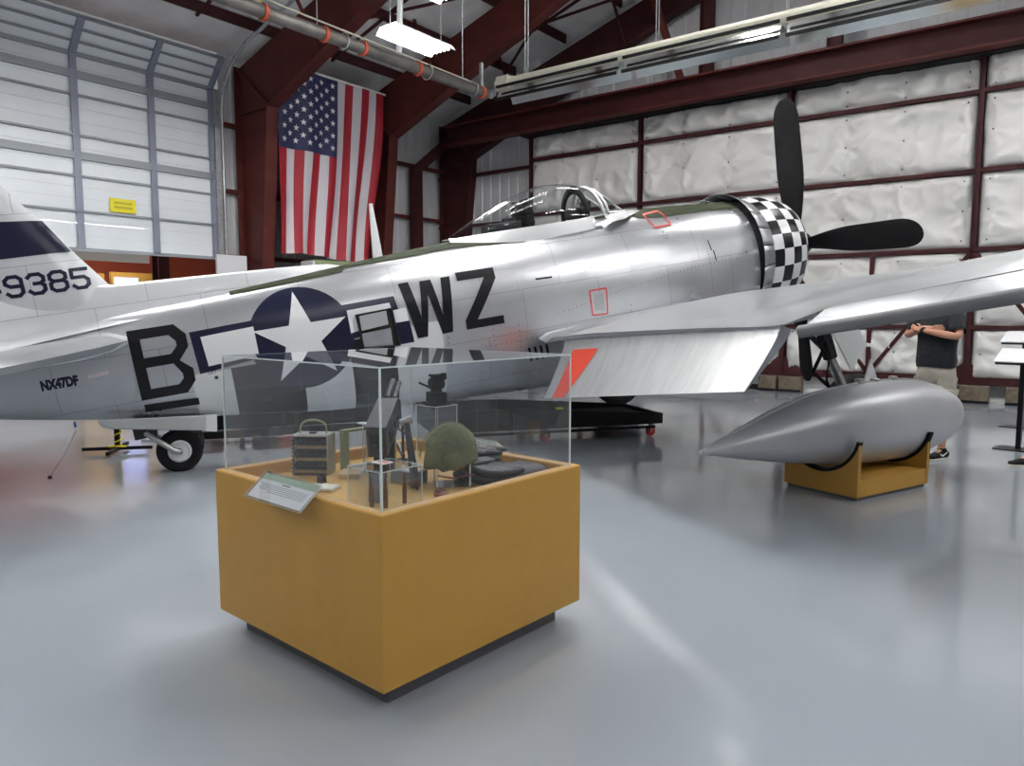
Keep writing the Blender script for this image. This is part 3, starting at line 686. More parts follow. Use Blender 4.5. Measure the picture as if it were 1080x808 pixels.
# tail number, chamfered digits
DG={'9':[((1,.5),(.3,.5)),((.3,.5),(0,.36)),((0,.36),(0,.16)),((0,.16),(.25,0)),((.25,0),(.75,0)),((.75,0),(1,.16)),((1,.16),(1,.84)),((1,.84),(.75,1)),((.75,1),(.25,1)),((.25,1),(0,.84))],
 '3':[((0,.16),(.25,0)),((.25,0),(.75,0)),((.75,0),(1,.16)),((1,.16),(1,.36)),((1,.36),(.78,.48)),((.35,.48),(.78,.48)),((.78,.48),(1,.60)),((1,.60),(1,.84)),((1,.84),(.75,1)),((.75,1),(.25,1)),((.25,1),(0,.84))],
 '8':[((.25,0),(.75,0)),((.75,0),(1,.14)),((1,.14),(1,.36)),((1,.36),(.78,.48)),((.22,.48),(.78,.48)),((.22,.48),(0,.36)),((0,.36),(0,.14)),((0,.14),(.25,0)),((.78,.48),(1,.60)),((1,.60),(1,.86)),((1,.86),(.75,1)),((.75,1),(.25,1)),((.25,1),(0,.86)),((0,.86),(0,.60)),((0,.60),(.22,.48))],
 '5':[((1,0),(0,0)),((0,0),(0,.42)),((0,.42),(.75,.42)),((.75,.42),(1,.58)),((1,.58),(1,.84)),((1,.84),(.75,1)),((.75,1),(.25,1)),((.25,1),(0,.84))],
 '4':[((.75,0),(0,.66)),((0,.66),(1,.66)),((.75,0),(.75,1))]}
def digit(ch,s0,z0,w,h,st):
    return [ [ (x,y) for x,y in sq((s0-a[0]*w+(a[0]-b[0])*w*.0,z0-a[1]*h),(s0-b[0]*w,z0-b[1]*h),st)] for a,b in DG[ch]]
def ext(a,b,e): # lengthen strokes slightly so that corners join
    dx,dy=b[0]-a[0],b[1]-a[1];L=math.hypot(dx,dy);return (a[0]-dx/L*e,a[1]-dy/L*e),(b[0]+dx/L*e,b[1]+dy/L*e)
for i,ch in enumerate('549385'):
    s0=9.285+.172*2-.172*i-.01*(i-2)*.3;w=.125;h=.17
    P=[]
    for a,b in DG[ch]:
        p,q=ext((s0-a[0]*w,.862-a[1]*h),(s0-b[0]*w,.862-b[1]*h),.010);P.append(sq(p,q,.033))
    for j,pp in enumerate(P): pass
    decal('tail_number',P,0,M['navy'],fin,yfun=lambda s,z:finy(s,z)+.004)
# dorsal fillet
m=A();rr=[]
for i in range(23):
    t=i/22;s=9.9-(9.9-6.27)*t;top=(.70 if s>8.48 else .60+(.085)*((s-6.27)/(8.48-6.27))**.8)
    if s<6.5: top=.56+(.62-.56)*((s-6.27)/.23)
    zt=sec(s)[0];b=.05+.13*(1-t)**.6 if t<1 else .05;w=.045*(1-t)+.022
    base=zt-.10*(1-t)-.02;b=min(b,.05+.09*(1-t))
    rr.append([(s,b+.05,base-.03),(s,b*.75+.01,base+.04*(1-t)+.015),(s,w+.02,(base+top)/2),(s,w,top-.03),(s,w*.5,top-.005),(s,0,top),(s,-w*.5,top-.005),(s,-w,top-.03),(s,-w-.02,(base+top)/2),(s,-b*.75-.01,base+.04*(1-t)+.015),(s,-b-.05,base-.03)])
m.loft(rr,closed=False,cap1=True);m.build('dorsal_fillet',M['alu_fin'],plane,smooth=60)
# antenna mast
m=A();m.loft([slice_(5.95,5.83,.55,.030,6),slice_(5.885,5.845,1.17,.012,6)],cap0=True,cap1=True);m.build('antenna_mast',M['white'],plane,smooth=50)
# tailplanes
def tail(sg):
    m=A();rs=[]
    for y,le,te in ((.05,8.38,10.3),(.4,8.46,10.3),(1.0,8.58,10.28),(1.5,8.72,10.2),(2.0,8.88,10.05),(2.3,9.08,9.9),(2.42,9.3,9.72)):
        c=te-le;n=12;up=[];dn=[]
        for k in range(n+1):
            t=k/n;h=.5*.10*c*(1.4845*math.sqrt(t)*2-1.26*t-3.516*t*t+2.843*t**3-1.015*t**4)
            up.append((le+c*t,sg*y,.15+h));dn.append((le+c*t,sg*y,.15-h))
        rs.append(up+dn[-2:0:-1])
    m.loft(rs,cap0=True,cap1=True);m.build('tailplane',M['alu_wing'],plane,smooth=40)
tail(1);tail(-1)
m=A();rs=[]   # root fairing of the tailplane
for i in range(13):
    t=i/12;s=8.42+t*1.7;g=math.sin(PI*min(1,t*1.3+.02))**.5 if t<.75 else .8;y=surfy(s,.15)
    rs.append([(s,surfy(s,.15+.16*g)+.0,.15+.16*g),(s,y+.025*g,.15+.07*g),(s,y+.06*g,.15),(s,y+.025*g,.15-.07*g),(s,surfy(s,.15-.12*g),.15-.12*g)])
m.loft(rs,closed=False);m.build('tail_fairing',M['alu_fin'],plane,smooth=60)
# ------------------------------------------------------------------ wings
WS=[(.45,1.82,4.62),(1.2,1.86,4.60),(2.2,1.92,4.56),(3.2,2.02,4.48),(4.2,2.16,4.33),(4.9,2.32,4.15),(5.4,2.50,3.98),(5.75,2.70,3.82),(6.0,2.92,3.66),(6.14,3.12,3.48),(6.20,3.28,3.32)]
def zte(y): return -.60+.056*y+(.075*max(0,y-4.0))
def RD_(y): return .15*(max(0,1.7-y)/1.1)**1.5
def foil(y,le,te,cut=None,n=22):
    c=te-le;z0=zte(y)+ (.075+.055*max(0,min(1,(y-2)/2.5)) if y<5.5 else .13*(6.2-y)/.7+.0)
    up=[];dn=[]
    for k in range(n+1):
        t=(k/n)**1.5
        t=min(t,cut) if cut else t
        h=.118*c*5*(.2969*math.sqrt(t)-.1260*t-.3516*t*t+.2843*t**3-.1015*t**4)*.5
        cam=.016*c*math.sin(PI*t)
        z=z0+(zte(y)-z0)*t+cam-RD_(y)*(1-t*t)
        up.append((le+c*t,y,z+h*1.12));dn.append((le+c*t,y,z-h*.85))
    return up,dn
def wing(sg):
    m=A();rs=[]
    ys=[.45+.12*i for i in range(48)]+[6.16,6.2]
    def st(y):
        for (a,l,t),(b,l2,t2) in zip(WS[:-1],WS[1:]):
            if a<=y<=b:
                k=(y-a)/(b-a);return l+(l2-l)*k,t+(t2-t)*k
        return WS[-1][1:]
    for y in ys:
        le,te=st(y)
        cut=None
        if y<4.22: cut=(4.30-le)/(te-le)
        elif y<5.95: cut=(te-.36-le)/(te-le)
        u,d=foil(y,le,te,cut);rs.append([(a,sg*b,c) for a,b,c in u+d[::-1][:-1]])
    m.loft(rs,cap0=True,cap1=True);w=m.build('wing',M['alu_wing'],plane,smooth=35)
    # aileron
    m=A();rs=[];gs=[]
    for i in range(15):
        y=4.3+i*(5.9-4.3)/14;le,te=st(y);h0=te-.345;z=zte(y)+.03
        up=[(h0,y,z+.035),(h0+.1,y,z+.022),(te-.02,y,zte(y)-.045),(te-.02,y,zte(y)-.065),(h0+.1,y,z-.075),(h0,y,z-.07)]
        rs.append([(a,sg*b,c) for a,b,c in up]);gs.append((te-.015,sg*y,zte(y)-.058))
    m.loft(rs,cap0=True,cap1=True);m.build('aileron',M['alu_wing'],plane,smooth=30)
    m=A();m.tube(gs,[(.034,.044)]*len(gs),10);m.build('trailing_edge_guard',M['guard'],plane,smooth=60)
    # flap, lowered
    m=A();rs=[];ny=18;stripe=[]
    def flapsec(y,off=0):
        t=(y-.95)/(4.12-.95);z0=-.655+.060*y;z1=-1.13+.39*t;s1=4.62+.02*t
        dz=z1-z0;s0=4.33;P=[]
        for k in range(11):
            q=k/10;a=R(100)*min(1,q*2.2)
            # rounded nose then straight trailing part
            x=s0-.06+(s1-s0+.06)*q**1.25;zz=z0+.055*math.cos(PI*.5*q)+dz*q**.92
            P.append((x+off*.8,y,zz+off*.6))
        return P
    for i in range(ny+1):
        y=.95+(4.12-.95)*i/ny;U=flapsec(y)
        D=[(a-.075*(1-k/10)-.004,b,c-.05*(1-k/10)) for k,(a,b,c) in enumerate(U)]
        rs.append([(a,sg*b,c) for a,b,c in U+D[::-1]])
    m.loft(rs,cap0=True,cap1=True);fl=m.build('flap',M['flapalu'],plane,smooth=40)
    # red walk stripe, slanting on the flap; clear of the nose
    m=A();rows=[]
    for k in range(1,11):
        q=k/10
        y0=1.20-.06*q;y1=1.78-.36*q
        a=flapsec(y0,.004)[k];b=flapsec((y0+y1)/2,.004)[k];c=flapsec(y1,.004)[k];rows.append([(x,sg*y,z) for x,y,z in (a,b,c)])
    m.loft(rows[1:],closed=False);m.build('red_stripe',M['redorange'],fl,smooth=50,fix=False)
    m=A();rows=[]
    for k in range(0,11):
        a=flapsec(4.121,0)[k];rows.append((a[0],sg*4.128,a[2]))
    D=[(x-.075*(1-k/10)-.004,y,z-.05*(1-k/10)) for k,(x,y,z) in enumerate(rows)]
    m.add(rows+D[::-1],[tuple(range(22))]);m.build('end_rib',M['alu_dull'],fl)
    return w
wing(1);wing(-1)
# root fillets
def fillet(sg):
    m=A();rs=[];n=26
    for i in range(n+1):
        t=i/n;s=1.70+t*(4.38-1.70)
        le,te=1.83,4.30
        w=.16*math.sin(PI*min(1,max(0,(t*.92+.08))))**.5+.02
        if s>te: w=.10*(1-(s-te)/.30)+.01
        hh=.05
        c=2.78;tt=min(1,max(0,(s-1.82)/c));h=.118*c*5*(.2969*math.sqrt(tt)-.1260*tt-.3516*tt*tt+.2843*tt**3-.1015*tt**4)*.5*1.12+.016*c*math.sin(PI*tt)
        yb=.62+w
        zw=zte(yb)+.075*(1-tt)+h+.003-RD_(yb)*(1-tt*tt)
        if s>te: zw=zte(yb)-.0-.05*(s-te)/.3
        zf=zw+hh*(1 if s<te else 1-.6*(s-te)/.3);yf=surfy(s,zf,-.003)
        yc=surfy(s,zw+.03)+.03;P=[]
        for k in range(9):
            q=k/8;P.append((s,sg*((1-q)**2*yf+2*q*(1-q)*yc+q*q*(yb)),(1-q)**2*zf+2*q*(1-q)*(zw+.02)+q*q*zw))
        rs.append(P)
    m.loft(rs,closed=False);m.build('root_fillet',M['alu'],plane,smooth=60,fix=False)
fillet(1);fillet(-1)
# ------------------------------------------------------------------ cowling
def cow(s,r,a,low=1.14):
    y=r*math.sin(a);z=r*math.cos(a);return (s,y,z*(low if z<0 else 1.0)-.0)
cs=[1.08,.91,.745,.59,.45,.36]
cr={1.08:.728,.91:.728,.745:.715,.59:.685,.45:.625,.36:.55}
NC=24
m=A();sub=4
# each check is a 4 x 2 patch of faces with its own colour
def crad(s):
    ks=sorted(cr);
    for a,b in zip(ks[:-1],ks[1:]):
        if a<=s<=b: return cr[a]+(cr[b]-cr[a])*(s-a)/(b-a)
    return cr[ks[0]] if s<ks[0] else cr[ks[-1]]
vs=[];fs=[];ms=[]
rowss=[]
for i in range(len(cs)-1):
    for h in range(2):
        rowss.append(cs[i]+(cs[i+1]-cs[i])*h/2)
rowss.append(cs[-1])
sm=lambda s: .728 if s>.95 else .50+.228*math.sqrt(max(0,1-((.95-s)/.62)**2.2))
T=NC*sub
for s in rowss:
    for k in range(T): vs.append(cow(s,sm(s),2*PI*k/T))
for i in range(len(rowss)-1):
    for k in range(T):
        l=(k+1)%T;fs.append((i*T+k,i*T+l,(i+1)*T+l,(i+1)*T+k));ms.append(((i//2)+(k//sub))%2)
m.add(vs,fs,ms);m.build('cowl',[M['black'],M['white']],plane,smooth=50)
m=A();m.loft([[cow(s,r,2*PI*k/48) for k in range(48)] for s,r in ((.36,sm(.36)),(.335,sm(.36)-.035),(.345,sm(.36)-.07),(.45,sm(.36)-.10),(.8,.42))]);m.build('cowl_lip',M['black'],plane,smooth=60)
m=A();m.loft([[cow(s,r,2*PI*k/48) for k in range(48)] for s,r in ((.8,.42),(.8,.05))]);
for k in range(9):
    a=2*PI*k/9;m.cyl(cow(.7,.15,a,1),cow(.7,.5,a,1),.09,n=12)
m.build('engine',M['steel_dark'],plane,smooth=40)
m=A();m.loft([[cow(s,r,2*PI*k/48) for k in range(48)] for s,r in ((.7,.66),(1.05,.69),(1.30,.62),(1.5,.60))]);m.build('inner_shroud',M['interior'],plane,smooth=60)
nf=18
for k in range(nf):
    a0=R(-152)+R(304)*k/nf+.008;a1=R(-152)+R(304)*(k+1)/nf-.008
    m=A();rs=[]
    for s,r in ((1.075,.726),(1.20,.758),(1.315,.812)):
        rs.append([cow(s,r,a0+(a1-a0)*j/4) for j in range(5)])
    m.loft(rs,closed=False);m.build('cowl_flap',M['alu_dull'],plane,smooth=50,solid=.006,fix=False)
# propeller
m=A();m.lathe([(.02,-.02),(.10,.0),(.14,.06),(.15,.16),(.13,.26),(.16,.30),(.16,.40)],24,xf=Matrix.Translation((-.22,0,0))@Matrix.Rotation(R(90),4,'Y'));m.build('propeller_hub',M['steel_dark'],plane,smooth=40)
for k in range(4):
    a=R(.4)+k*PI/2;m=A();rs=[]
    for t in [1-(1-i/34)**1.7 for i in range(35)]:
        r=.12+t*1.83
        ch=.13+.0*t
        if r<1.05: ch=.13+(.37-.13)*math.sin(PI/2*(r-.12)/.93)**1.2
        else: ch=.37
        if r>1.62: ch*=math.sqrt(max(.004,1-((r-1.62)/.335)**2.6))
        th=.10*(1-t)**2+.022;
        if r<.3: th=.12
        tw=-(R(34)-R(20)*t)
        if r>1.85: th*=.5
        P=[]
        for j in range(12):
            q=2*PI*j/12;cx=math.cos(q)*ch/2;cn=math.sin(q)*th/2
            # chord direction in disc plane, blended with axis by twist
            P.append((cx*math.sin(tw)+cn*math.cos(tw), cx*math.cos(tw)-cn*math.sin(tw), r))
        X=Matrix.Rotation(-a,4,'X');rs.append([X@Vector(p) for p in P])
    m.loft(rs,cap0=True,cap1=True);m.build('propeller_blade',M['black_matt'],plane,smooth=60)
# ------------------------------------------------------------------ canopy
zb=lambda s:.70-.008*max(0,s-3.3)
def ctop(s):
    tab=[(3.28,1.07),(3.37,1.105),(3.5,1.14),(3.64,1.157),(3.86,1.16),(4.11,1.105),(4.36,1.03),(4.6,.93),(4.85,.81),(5.03,.72)]
    for (a,x),(b,y) in zip(tab[:-1],tab[1:]):
        if a<=s<=b: return x+(y-x)*(s-a)/(b-a)
    return tab[-1][1] if s>5 else tab[0][1]
def cw(s):
    tab=[(3.28,.35),(3.6,.37),(4.0,.36),(4.4,.31),(4.75,.21),(5.03,.07)]
    for (a,x),(b,y) in zip(tab[:-1],tab[1:]):
        if a<=s<=b: return x+(y-x)*(s-a)/(b-a)
    return tab[-1][1]
m=A();rs=[]
for i in range(26):
    s=3.28+i*(5.02-3.28)/25;t=ctop(s);b=zb(s);w=cw(s)
    rs.append([(s,w*math.cos(q)**.85 if math.cos(q)>=0 else -w*abs(math.cos(q))**.85,b+(t-b)*math.sin(q)**.9) for q in [PI*k/20 for k in range(21)]])
m.loft(rs,closed=False);cano=m.build('canopy',M['canopy'],plane,smooth=60,fix=False)
# skirt below the glass
m=A();sk=[(3.27,.70,.585),(3.6,.70,.565),(4.0,.695,.54),(4.4,.69,.545),(4.8,.685,.60),(5.12,.68,.65)]
for sg in (1,-1):
    rs=[]
    for i in range(19):
        s=3.27+i*(5.10-3.27)/18
        for (a,t0,b0),(b,t1,b1) in zip(sk[:-1],sk[1:]):
            if a<=s<=b: k=(s-a)/(b-a);zt=t0+(t1-t0)*k;zz=b0+(b1-b0)*k
        w=cw(s)+.005;yo=max(surfy(s,min(zz,sec(s)[0]-.02),.012),w+.01)
        rs.append([(s,sg*w,zt+.005),(s,sg*(w+(yo-w)*.45),(zt+zz)/2+.03),(s,sg*yo,zz)])
    m.loft(rs,closed=False)
m.build('canopy_skirt',M['alu_plain'],plane,smooth=60,fix=False)
m=A()
def arch(s,lean,w,t,b,r):
    return [(s+lean*(1-math.sin(q)),w*math.cos(q),b+(t-b)*math.sin(q)) for q in [PI*k/20 for k in range(21)]]
m.tube(arch(3.285,-.05,.355,1.085,.735,.02),(.022),8);m.build('canopy_bow',M['alu_plain'],plane,smooth=60)
m=A();m.tube(arch(3.22,-.05,.35,1.065,.735,.02),(.02),8)
for sg in (1,-1):
    m.tube([(3.17,sg*.345,.735),(2.84,sg*.21,.735)],.02,8)
    m.tube([(3.22,sg*.17,1.035),(2.84,sg*.13,.75)],.016,8)
m.tube([(2.84,.21,.735),(2.80,0,.74),(2.84,-.21,.735)],.02,8)
m.build('windscreen_frame',M['alu_plain'],plane,smooth=60)
m=A();m.add([(3.17,.345,.735),(2.84,.21,.74),(2.84,.13,.75),(3.22,.17,1.035),(3.19,.28,.93),(3.17,-.345,.735),(2.84,-.21,.74),(2.84,-.13,.75),(3.22,-.17,1.035),(3.19,-.28,.93)],[(0,1,2,3,4),(5,6,7,8,9),(2,3,8,7)]);m.build('windscreen_glass',M['canopy'],plane,fix=False)
m=A();m.loft([[(3.2,y*.36,.60+ .01) for y in (-1,-.5,0,.5,1)],[(2.6,y*.30,.735) for y in (-1,-.5,0,.5,1)]],closed=False)
m=A();rs=[]
for sg in (1,-1):
    m.loft([[(3.26,sg*.37,.735),(3.26,sg*.50,.62)],[(2.95,sg*.27,.735),(3.0,sg*.42,.64)],[(2.68,sg*.10,.745),(2.62,sg*.18,.725)]],closed=False)
m.build('windscreen_fairing',M['alu_plain'],plane,smooth=60,fix=False)
# cockpit contents
m=A();m.loft([[(s,y*(cw(s)-.02),zb(s)-.0+.012*(1-y*y)) for y in (-1,-.5,0,.5,1)] for s in (3.25,3.6,4.0,4.4,4.75,4.95)],closed=False);m.build('cockpit_sill',M['interior'],plane,fix=False)
m=A();m.box(4.05,4.17,-.20,.20,.70,.99);m.box(4.0,4.08,-.13,.13,.96,1.04);m.build('seat_back',M['black_matt'],plane,bevel=.03)
m=A();m.tube(arch(3.42,0,.30,1.07,.73,.02),[(.05,.02)]*21,8);m.build('windscreen_arch',M['black_matt'],plane,smooth=60)
m=A();m.box(3.28,3.5,-.12,.12,.735,.86);m.box(3.2,3.32,-.05,.05,.84,.93);m.cyl((3.3,.14,.84),(3.42,.14,.80),.05,n=12);m.build('gunsight',M['interior'],plane,bevel=.02)
m=A();m.box(4.2,4.6,-.14,.14,.70,.79);m.box(4.25,4.4,.03,.1,.78,.84);m.build('radio_gear',M['steel_dark'],plane,bevel=.01)
m=A();m.tube([(4.2,-.05,1.0),(4.2,.05,1.0)],.012,6);m.tube([(4.1,.0,.98),(4.45,0,.76)],.012,6);m.build('armour_brace',M['steel_dark'],plane)
# ------------------------------------------------------------------ main undercarriage
for sg in (1,-1):
    g=bpy.data.objects.new('main_gear',None);C.objects.link(g);g.parent=plane
    m=A();m.tube([(2.15,sg*2.35,-.50),(2.02,sg*2.37,-1.1)],[.075,.07],14);m.build('oleo_strut',M['steel_dark'],g,smooth=50)
    m=A();m.tube([(2.02,sg*2.37,-1.1),(1.80,sg*2.40,-1.70)],[.05,.045],14);m.build('piston',M['steel'],g,smooth=50)
    wheel(g,(1.72,sg*2.34,-1.765),.43,.26,M['rubber'],M['steel_dark'])
    m=A();m.cyl((1.74,sg*2.5,-1.765),(1.74,sg*2.2,-1.765),.04,n=12);m.tube([(2.10,sg*2.40,-.95),(2.28,sg*2.38,-1.2),(2.02,sg*2.38,-1.45)],.02,8)
    m.tube([(2.12,sg*2.43,-.7),(2.2,sg*2.45,-.95),(2.1,sg*2.43,-1.1),(2.16,sg*2.43,-1.3),(2.0,sg*2.4,-1.6)],.011,6);m.build('torque_link',M['black_matt'],g,smooth=50)
    m=A();m.bar((2.35,sg*2.1,-.52),(2.06,sg*2.33,-1.0),.06,.06);m.build('side_brace',M['steel_dark'],g)
    m=A();m.prism([(2.14,-.78),(1.86,-.66),(1.66,-1.02),(1.90,-1.24)],sg*2.50,sg*2.515);m.build('gear_door',M['offwhite'],g)
    m=A();m.prism([(1.62,-1.18),(1.55,-1.40),(1.75,-1.42)],sg*2.50,sg*2.515);m.build('gear_door',M['offwhite'],g)
m=A();m.tube([(9.05,0,-.50),(9.03,0,-.54)],.01,6);
# static wire hanging from the tail
m=A();m.tube([(9.02,.05,-.52),(9.02,.05,-.57)],.012,6);m.build('wire_clip',M['tape_b'],plane)
# ================================================================== DISPLAY CASE
CR=math.atan2(.7511,.6602)
def cthing(name,label,cat,a,b,z,rz=0,group=None):
    p=Vector((-.49+.6602*a-.7511*b,2.72+.7511*a+.6602*b,z));return thing(name,label,cat,p,CR+rz,group)
W_=1.265
t=cthing('display_pedestal','golden yellow box pedestal on a recessed dark plinth, holding the glass case','pedestal',0,0,0)
def wellbox(mb,s,z0,z1,w,deck,r=.012):
    o=[(0,0),(s,0),(s,s),(0,s)];i=[(w,w),(s-w,w),(s-w,s-w),(w,s-w)]
    vs=[(x,y,z0) for x,y in o]+[(x,y,z1) for x,y in o]+[(x,y,z1) for x,y in i]+[(x,y,deck) for x,y in i]
    fs=[(3,2,1,0)]+[(k,(k+1)%4,4+(k+1)%4,4+k) for k in range(4)]+[(4+k,4+(k+1)%4,8+(k+1)%4,8+k) for k in range(4)]+[(8+k,8+(k+1)%4,12+(k+1)%4,12+k) for k in range(4)]+[(12,13,14,15)]
    mb.add(vs,fs)
m=MB();wellbox(m,W_,.10,.80,.062,.735);m.build('body',M['yellow'],t,bevel=.008)
MB().box(.062,W_-.062,.062,W_-.062,.7355,.738).build('deck',M['yellow_in'],t)
MB().box(.09,W_-.09,.09,W_-.09,0,.10).build('plinth',M['plinth'],t)
t=cthing('acrylic_cover','clear five sided acrylic cover standing on the yellow pedestal','display case',.03,.03,.801)
s=1.185;h=.552;g=.006
def pane(mb,x0,x1,y0,y1,z0,z1,thin):
    vs=[(x,y,z) for z in (z0,z1) for y in (y0,y1) for x in (x0,x1)]
    F=[((0,2,3,1),'z'),((4,5,7,6),'z'),((0,1,5,4),'y'),((2,6,7,3),'y'),((0,4,6,2),'x'),((1,3,7,5),'x')]
    drop={'z':0,'y':3,'x':5}[thin]     # the pane keeps one clear face, its rims keep their thickness
    F=[q for i,q in enumerate(F) if i!=drop]
    mb.add(vs,[f for f,_ in F],[0 if a==thin else 1 for _,a in F])
for (x0,x1,y0,y1,th) in ((0,s,0,g,'y'),(0,s,s-g,s,'y'),(0,g,g,s-g,'x'),(s-g,s,g,s-g,'x')):
    m=MB();pane(m,x0,x1,y0,y1,0,h-g,th);m.build('side_pane',[M['acrylic'],M['acr_edge']],t,fix=False)
m=MB();pane(m,0,s,0,s,h-g,h,'z');m.build('top_pane',[M['acrylic'],M['acr_edge']],t,fix=False)
for (x,y) in ((0,0),(s,0),(0,s),(s,s)): MB().box(x-.001 if x==0 else x-g,x+g if x==0 else x+.001,y-.001 if y==0 else y-g,y+g if y==0 else y+.001,0,h-g).build('glued_edge',M['acr_edge'],t)
def card(name,label,a0,a1,b0,b1,z0,z1,flip=1):
    # sloping card holder between rim (a0,z1) and outer lower edge (a1,z0)
    t=cthing(name,label,'card holder',a0,(b0+b1)/2,z1-.0)
    L_=math.hypot(a1-a0,z1-z0);wd=abs(b1-b0);ang=math.atan2(z0-z1,a1-a0)
    X=Matrix.Rotation(-ang,4,'Y')@Matrix.Diagonal((1,1,-1 if a1<a0 else 1,1))
    m=MB(X);pane(m,0,L_,-wd/2,wd/2,0,.004,'z');m.build('holder',[M['acrylic'],M['acr_edge']],t,fix=False)
    m=MB(X);pane(m,-.005,L_+.005,-wd/2-.005,wd/2+.005,.007,.010,'z');m.build('cover_sheet',[M['acrylic'],M['acr_edge']],t,fix=False)
    p=MB(X).box(.006,L_-.006,-wd/2+.008,wd/2-.008,.0043,.0052).build('card',M['paper'],t)
    MB(X).box(.006,L_*.26,-wd/2+.008,wd/2-.008,.0053,.0058).build('heading_band',M['sage'],p)
    m=MB(X);m.box(L_*.30,L_*.345,-.03,.03,.0053,.0058)
    m.build('title',M['ink'],p)
    m=MB(X)
    for i in range(5):
        x=L_*(.41+.062*i);m.box(x,x+.0022,-wd/2+.035,wd/2-.035-(0.08 if i==4 else .01*(i%2)),.0053,.0058)
    m.build('text_lines',M['ink'],p)
    m=MB();m.bar((0,0,-.001),(-a0+.0,0,-.0),.01,.004);
    m=MB();sg=1 if a1>a0 else -1
    m.box(-.002 if sg>0 else -.002,.002,-.06,.06,-(z1-.803),0.0);m.build('hanger',M['acrylic'],t)
    return t
card('card_holder','clear holder with a white card and sage green heading, on the near rim',.022,-.085,.40,.82,.755,.845)
card('card_holder','clear card holder seen from behind on the far rim of the case',1.245,1.36,.56,.93,.765,.845)
DK=.7385
# belted cartridge tray
t=cthing('cartridge_tray','pale metal tray of folded cartridge belts with a bowed carrying handle','ammunition tray',.43,1.07,DK,R(38));t.scale=(.9,.8,1)
m=MB();m.box(-.07,.07,-.115,-.108,0,.20);m.box(-.07,.07,.108,.115,0,.20);m.box(-.07,.07,-.115,.115,0,.004);m.build('side_plate',M['steel'],t)
m=MB()
for i in range(9): m.cyl((-.0705,.0+.111,.02+.02*i),(-.075,.111,.02+.02*i),.005,n=8)
m.build('rivet',M['steel_dark'],t)
for i in range(6):
    z=.020+i*.031
    m=MB()
    for k in range(11):
        y=-.098+k*.0196
        m.cyl((-.062,y,z),(.035,y,z),.0088,n=8);m.cyl((.035,y,z),(.062,y,z),.0085,.003,n=8)
    o=m.build('cartridge_layer',M['brass'] if i%2==0 else M['steel_dark'],t,smooth=40)
    m=MB();m.tube([(-.03,-.105,z+.004),(-.03,.105,z+.004)],.0115,8);m.tube([(.01,-.105,z+.004),(.01,.105,z+.004)],.0115,8);m.build('link_row',M['steel_dark'],o)
MB().box(-.072,.072,-.115,.115,.198,.207).build('lid',M['steel'],t,bevel=.002)
m=MB();m.tube([(0,-.085,.2)]+[(0,-.085*math.cos(a),.225+.05*math.sin(a)**.7) for a in [PI*k/14 for k in range(15)]]+[(0,.085,.2)],.006,8);m.build('handle',M['green_metal'],t,smooth=60)
m=MB();m.box(-.02,.02,-.02,.02,.207,.216);m.build('latch',M['steel_dark'],t)
# green frame
t=cthing('gauge_frame','open sage green metal frame standing behind the cartridge tray','metal frame',.59,1.03,DK)
MB().box(-.02,.02,-.014,.014,0,.195).build('upright',M['green_metal'],t,bevel=.002)
MB().box(.30,.335,-.014,.014,0,.195).build('upright',M['green_metal'],t,bevel=.002)
MB().box(-.02,.335,-.014,.014,.195,.21).build('top_rail',M['green_metal'],t,bevel=.002)
MB().box(.02,.30,-.014,.014,0,.014).build('bottom_rail',M['green_metal'],t,bevel=.002)
# acrylic T stand
t=cthing('acrylic_stand','tall clear acrylic T-shaped stand behind the black gun receiver','stand',.62,.90,DK)
m=MB();pane(m,-.003,.003,-.012,.012,0,.25,'x');m.build('post',[M['acrylic'],M['acr_edge']],t,fix=False)
MB().box(-.02,.02,-.032,.032,.25,.256).build('top_plate',M['acr_edge'],t)
MB().box(-.03,.03,-.03,.03,0,.004).build('base',M['acrylic'],t)
def clearbox(name,label,a,b,wa,wb,h,rz=0,edge=True,z=DK):
    t=cthing(name,label,'acrylic box',a,b,z,rz);g=.004
    for (x0,x1,y0,y1,th) in ((-wa,wa,-wb,-wb+g,'y'),(-wa,wa,wb-g,wb,'y'),(-wa,-wa+g,-wb+g,wb-g,'x'),(wa-g,wa,-wb+g,wb-g,'x')):
        m=MB();pane(m,x0,x1,y0,y1,0,h-g,th);m.build('side_pane',[M['acrylic'],M['acr_edge']],t,fix=False)
    m=MB();pane(m,-wa,wa,-wb,wb,h-g,h,'z');m.build('top_pane',[M['acrylic'],M['acr_edge']],t,fix=False)
    return t
t=clearbox('acrylic_box','low clear acrylic box at the near corner covering standing cartridges',.275,.31,.115,.11,.17)
# cartridges
for i,(a,b,l) in enumerate(((.20,.31,'left'),(.235,.26,'middle'),(.34,.262,'right'))):
    t=cthing('cartridge','large dark bottle-necked rifle cartridge standing upright, %s of three'%l,'cartridge',a,b,DK,0,'standing cartridges in the near corner')
    m=MB();m.lathe([(.0101,0),(.0101,.003),(.0088,.004),(.0088,.006),(.0101,.007),(.0094,.075),(.0072,.086),(.0071,.098)],14);m.build('case',M['copper'],t,smooth=40)
    m=MB();m.lathe([(.0064,.098),(.0062,.106),(.0045,.123),(.0015,.137),(.0004,.138)],12);m.build('bullet',M['copper'],t,smooth=50)
t=cthing('magazine','blue grey metal magazine block standing inside the clear box','magazine',.272,.37,DK,R(12))
m=MB();m.prism([(-.022,0),(.022,0),(.028,.128),(-.016,.128)],-.028,.028);m.build('body',M['bluegrey'],t,bevel=.003);MB().box(-.02,.03,-.024,.024,.1285,.133).build('feed_lip',M['steel_dark'],t)
t=cthing('red_label','small white and red label card lying on top of the clear box','label',.30,.36,DK+.171,R(5));MB().box(-.03,.03,-.04,.04,0,.001).build('card',M['paper'],t);MB().box(-.01,.02,-.03,.03,.001,.0016).build('red_mark',M['redline'],t)
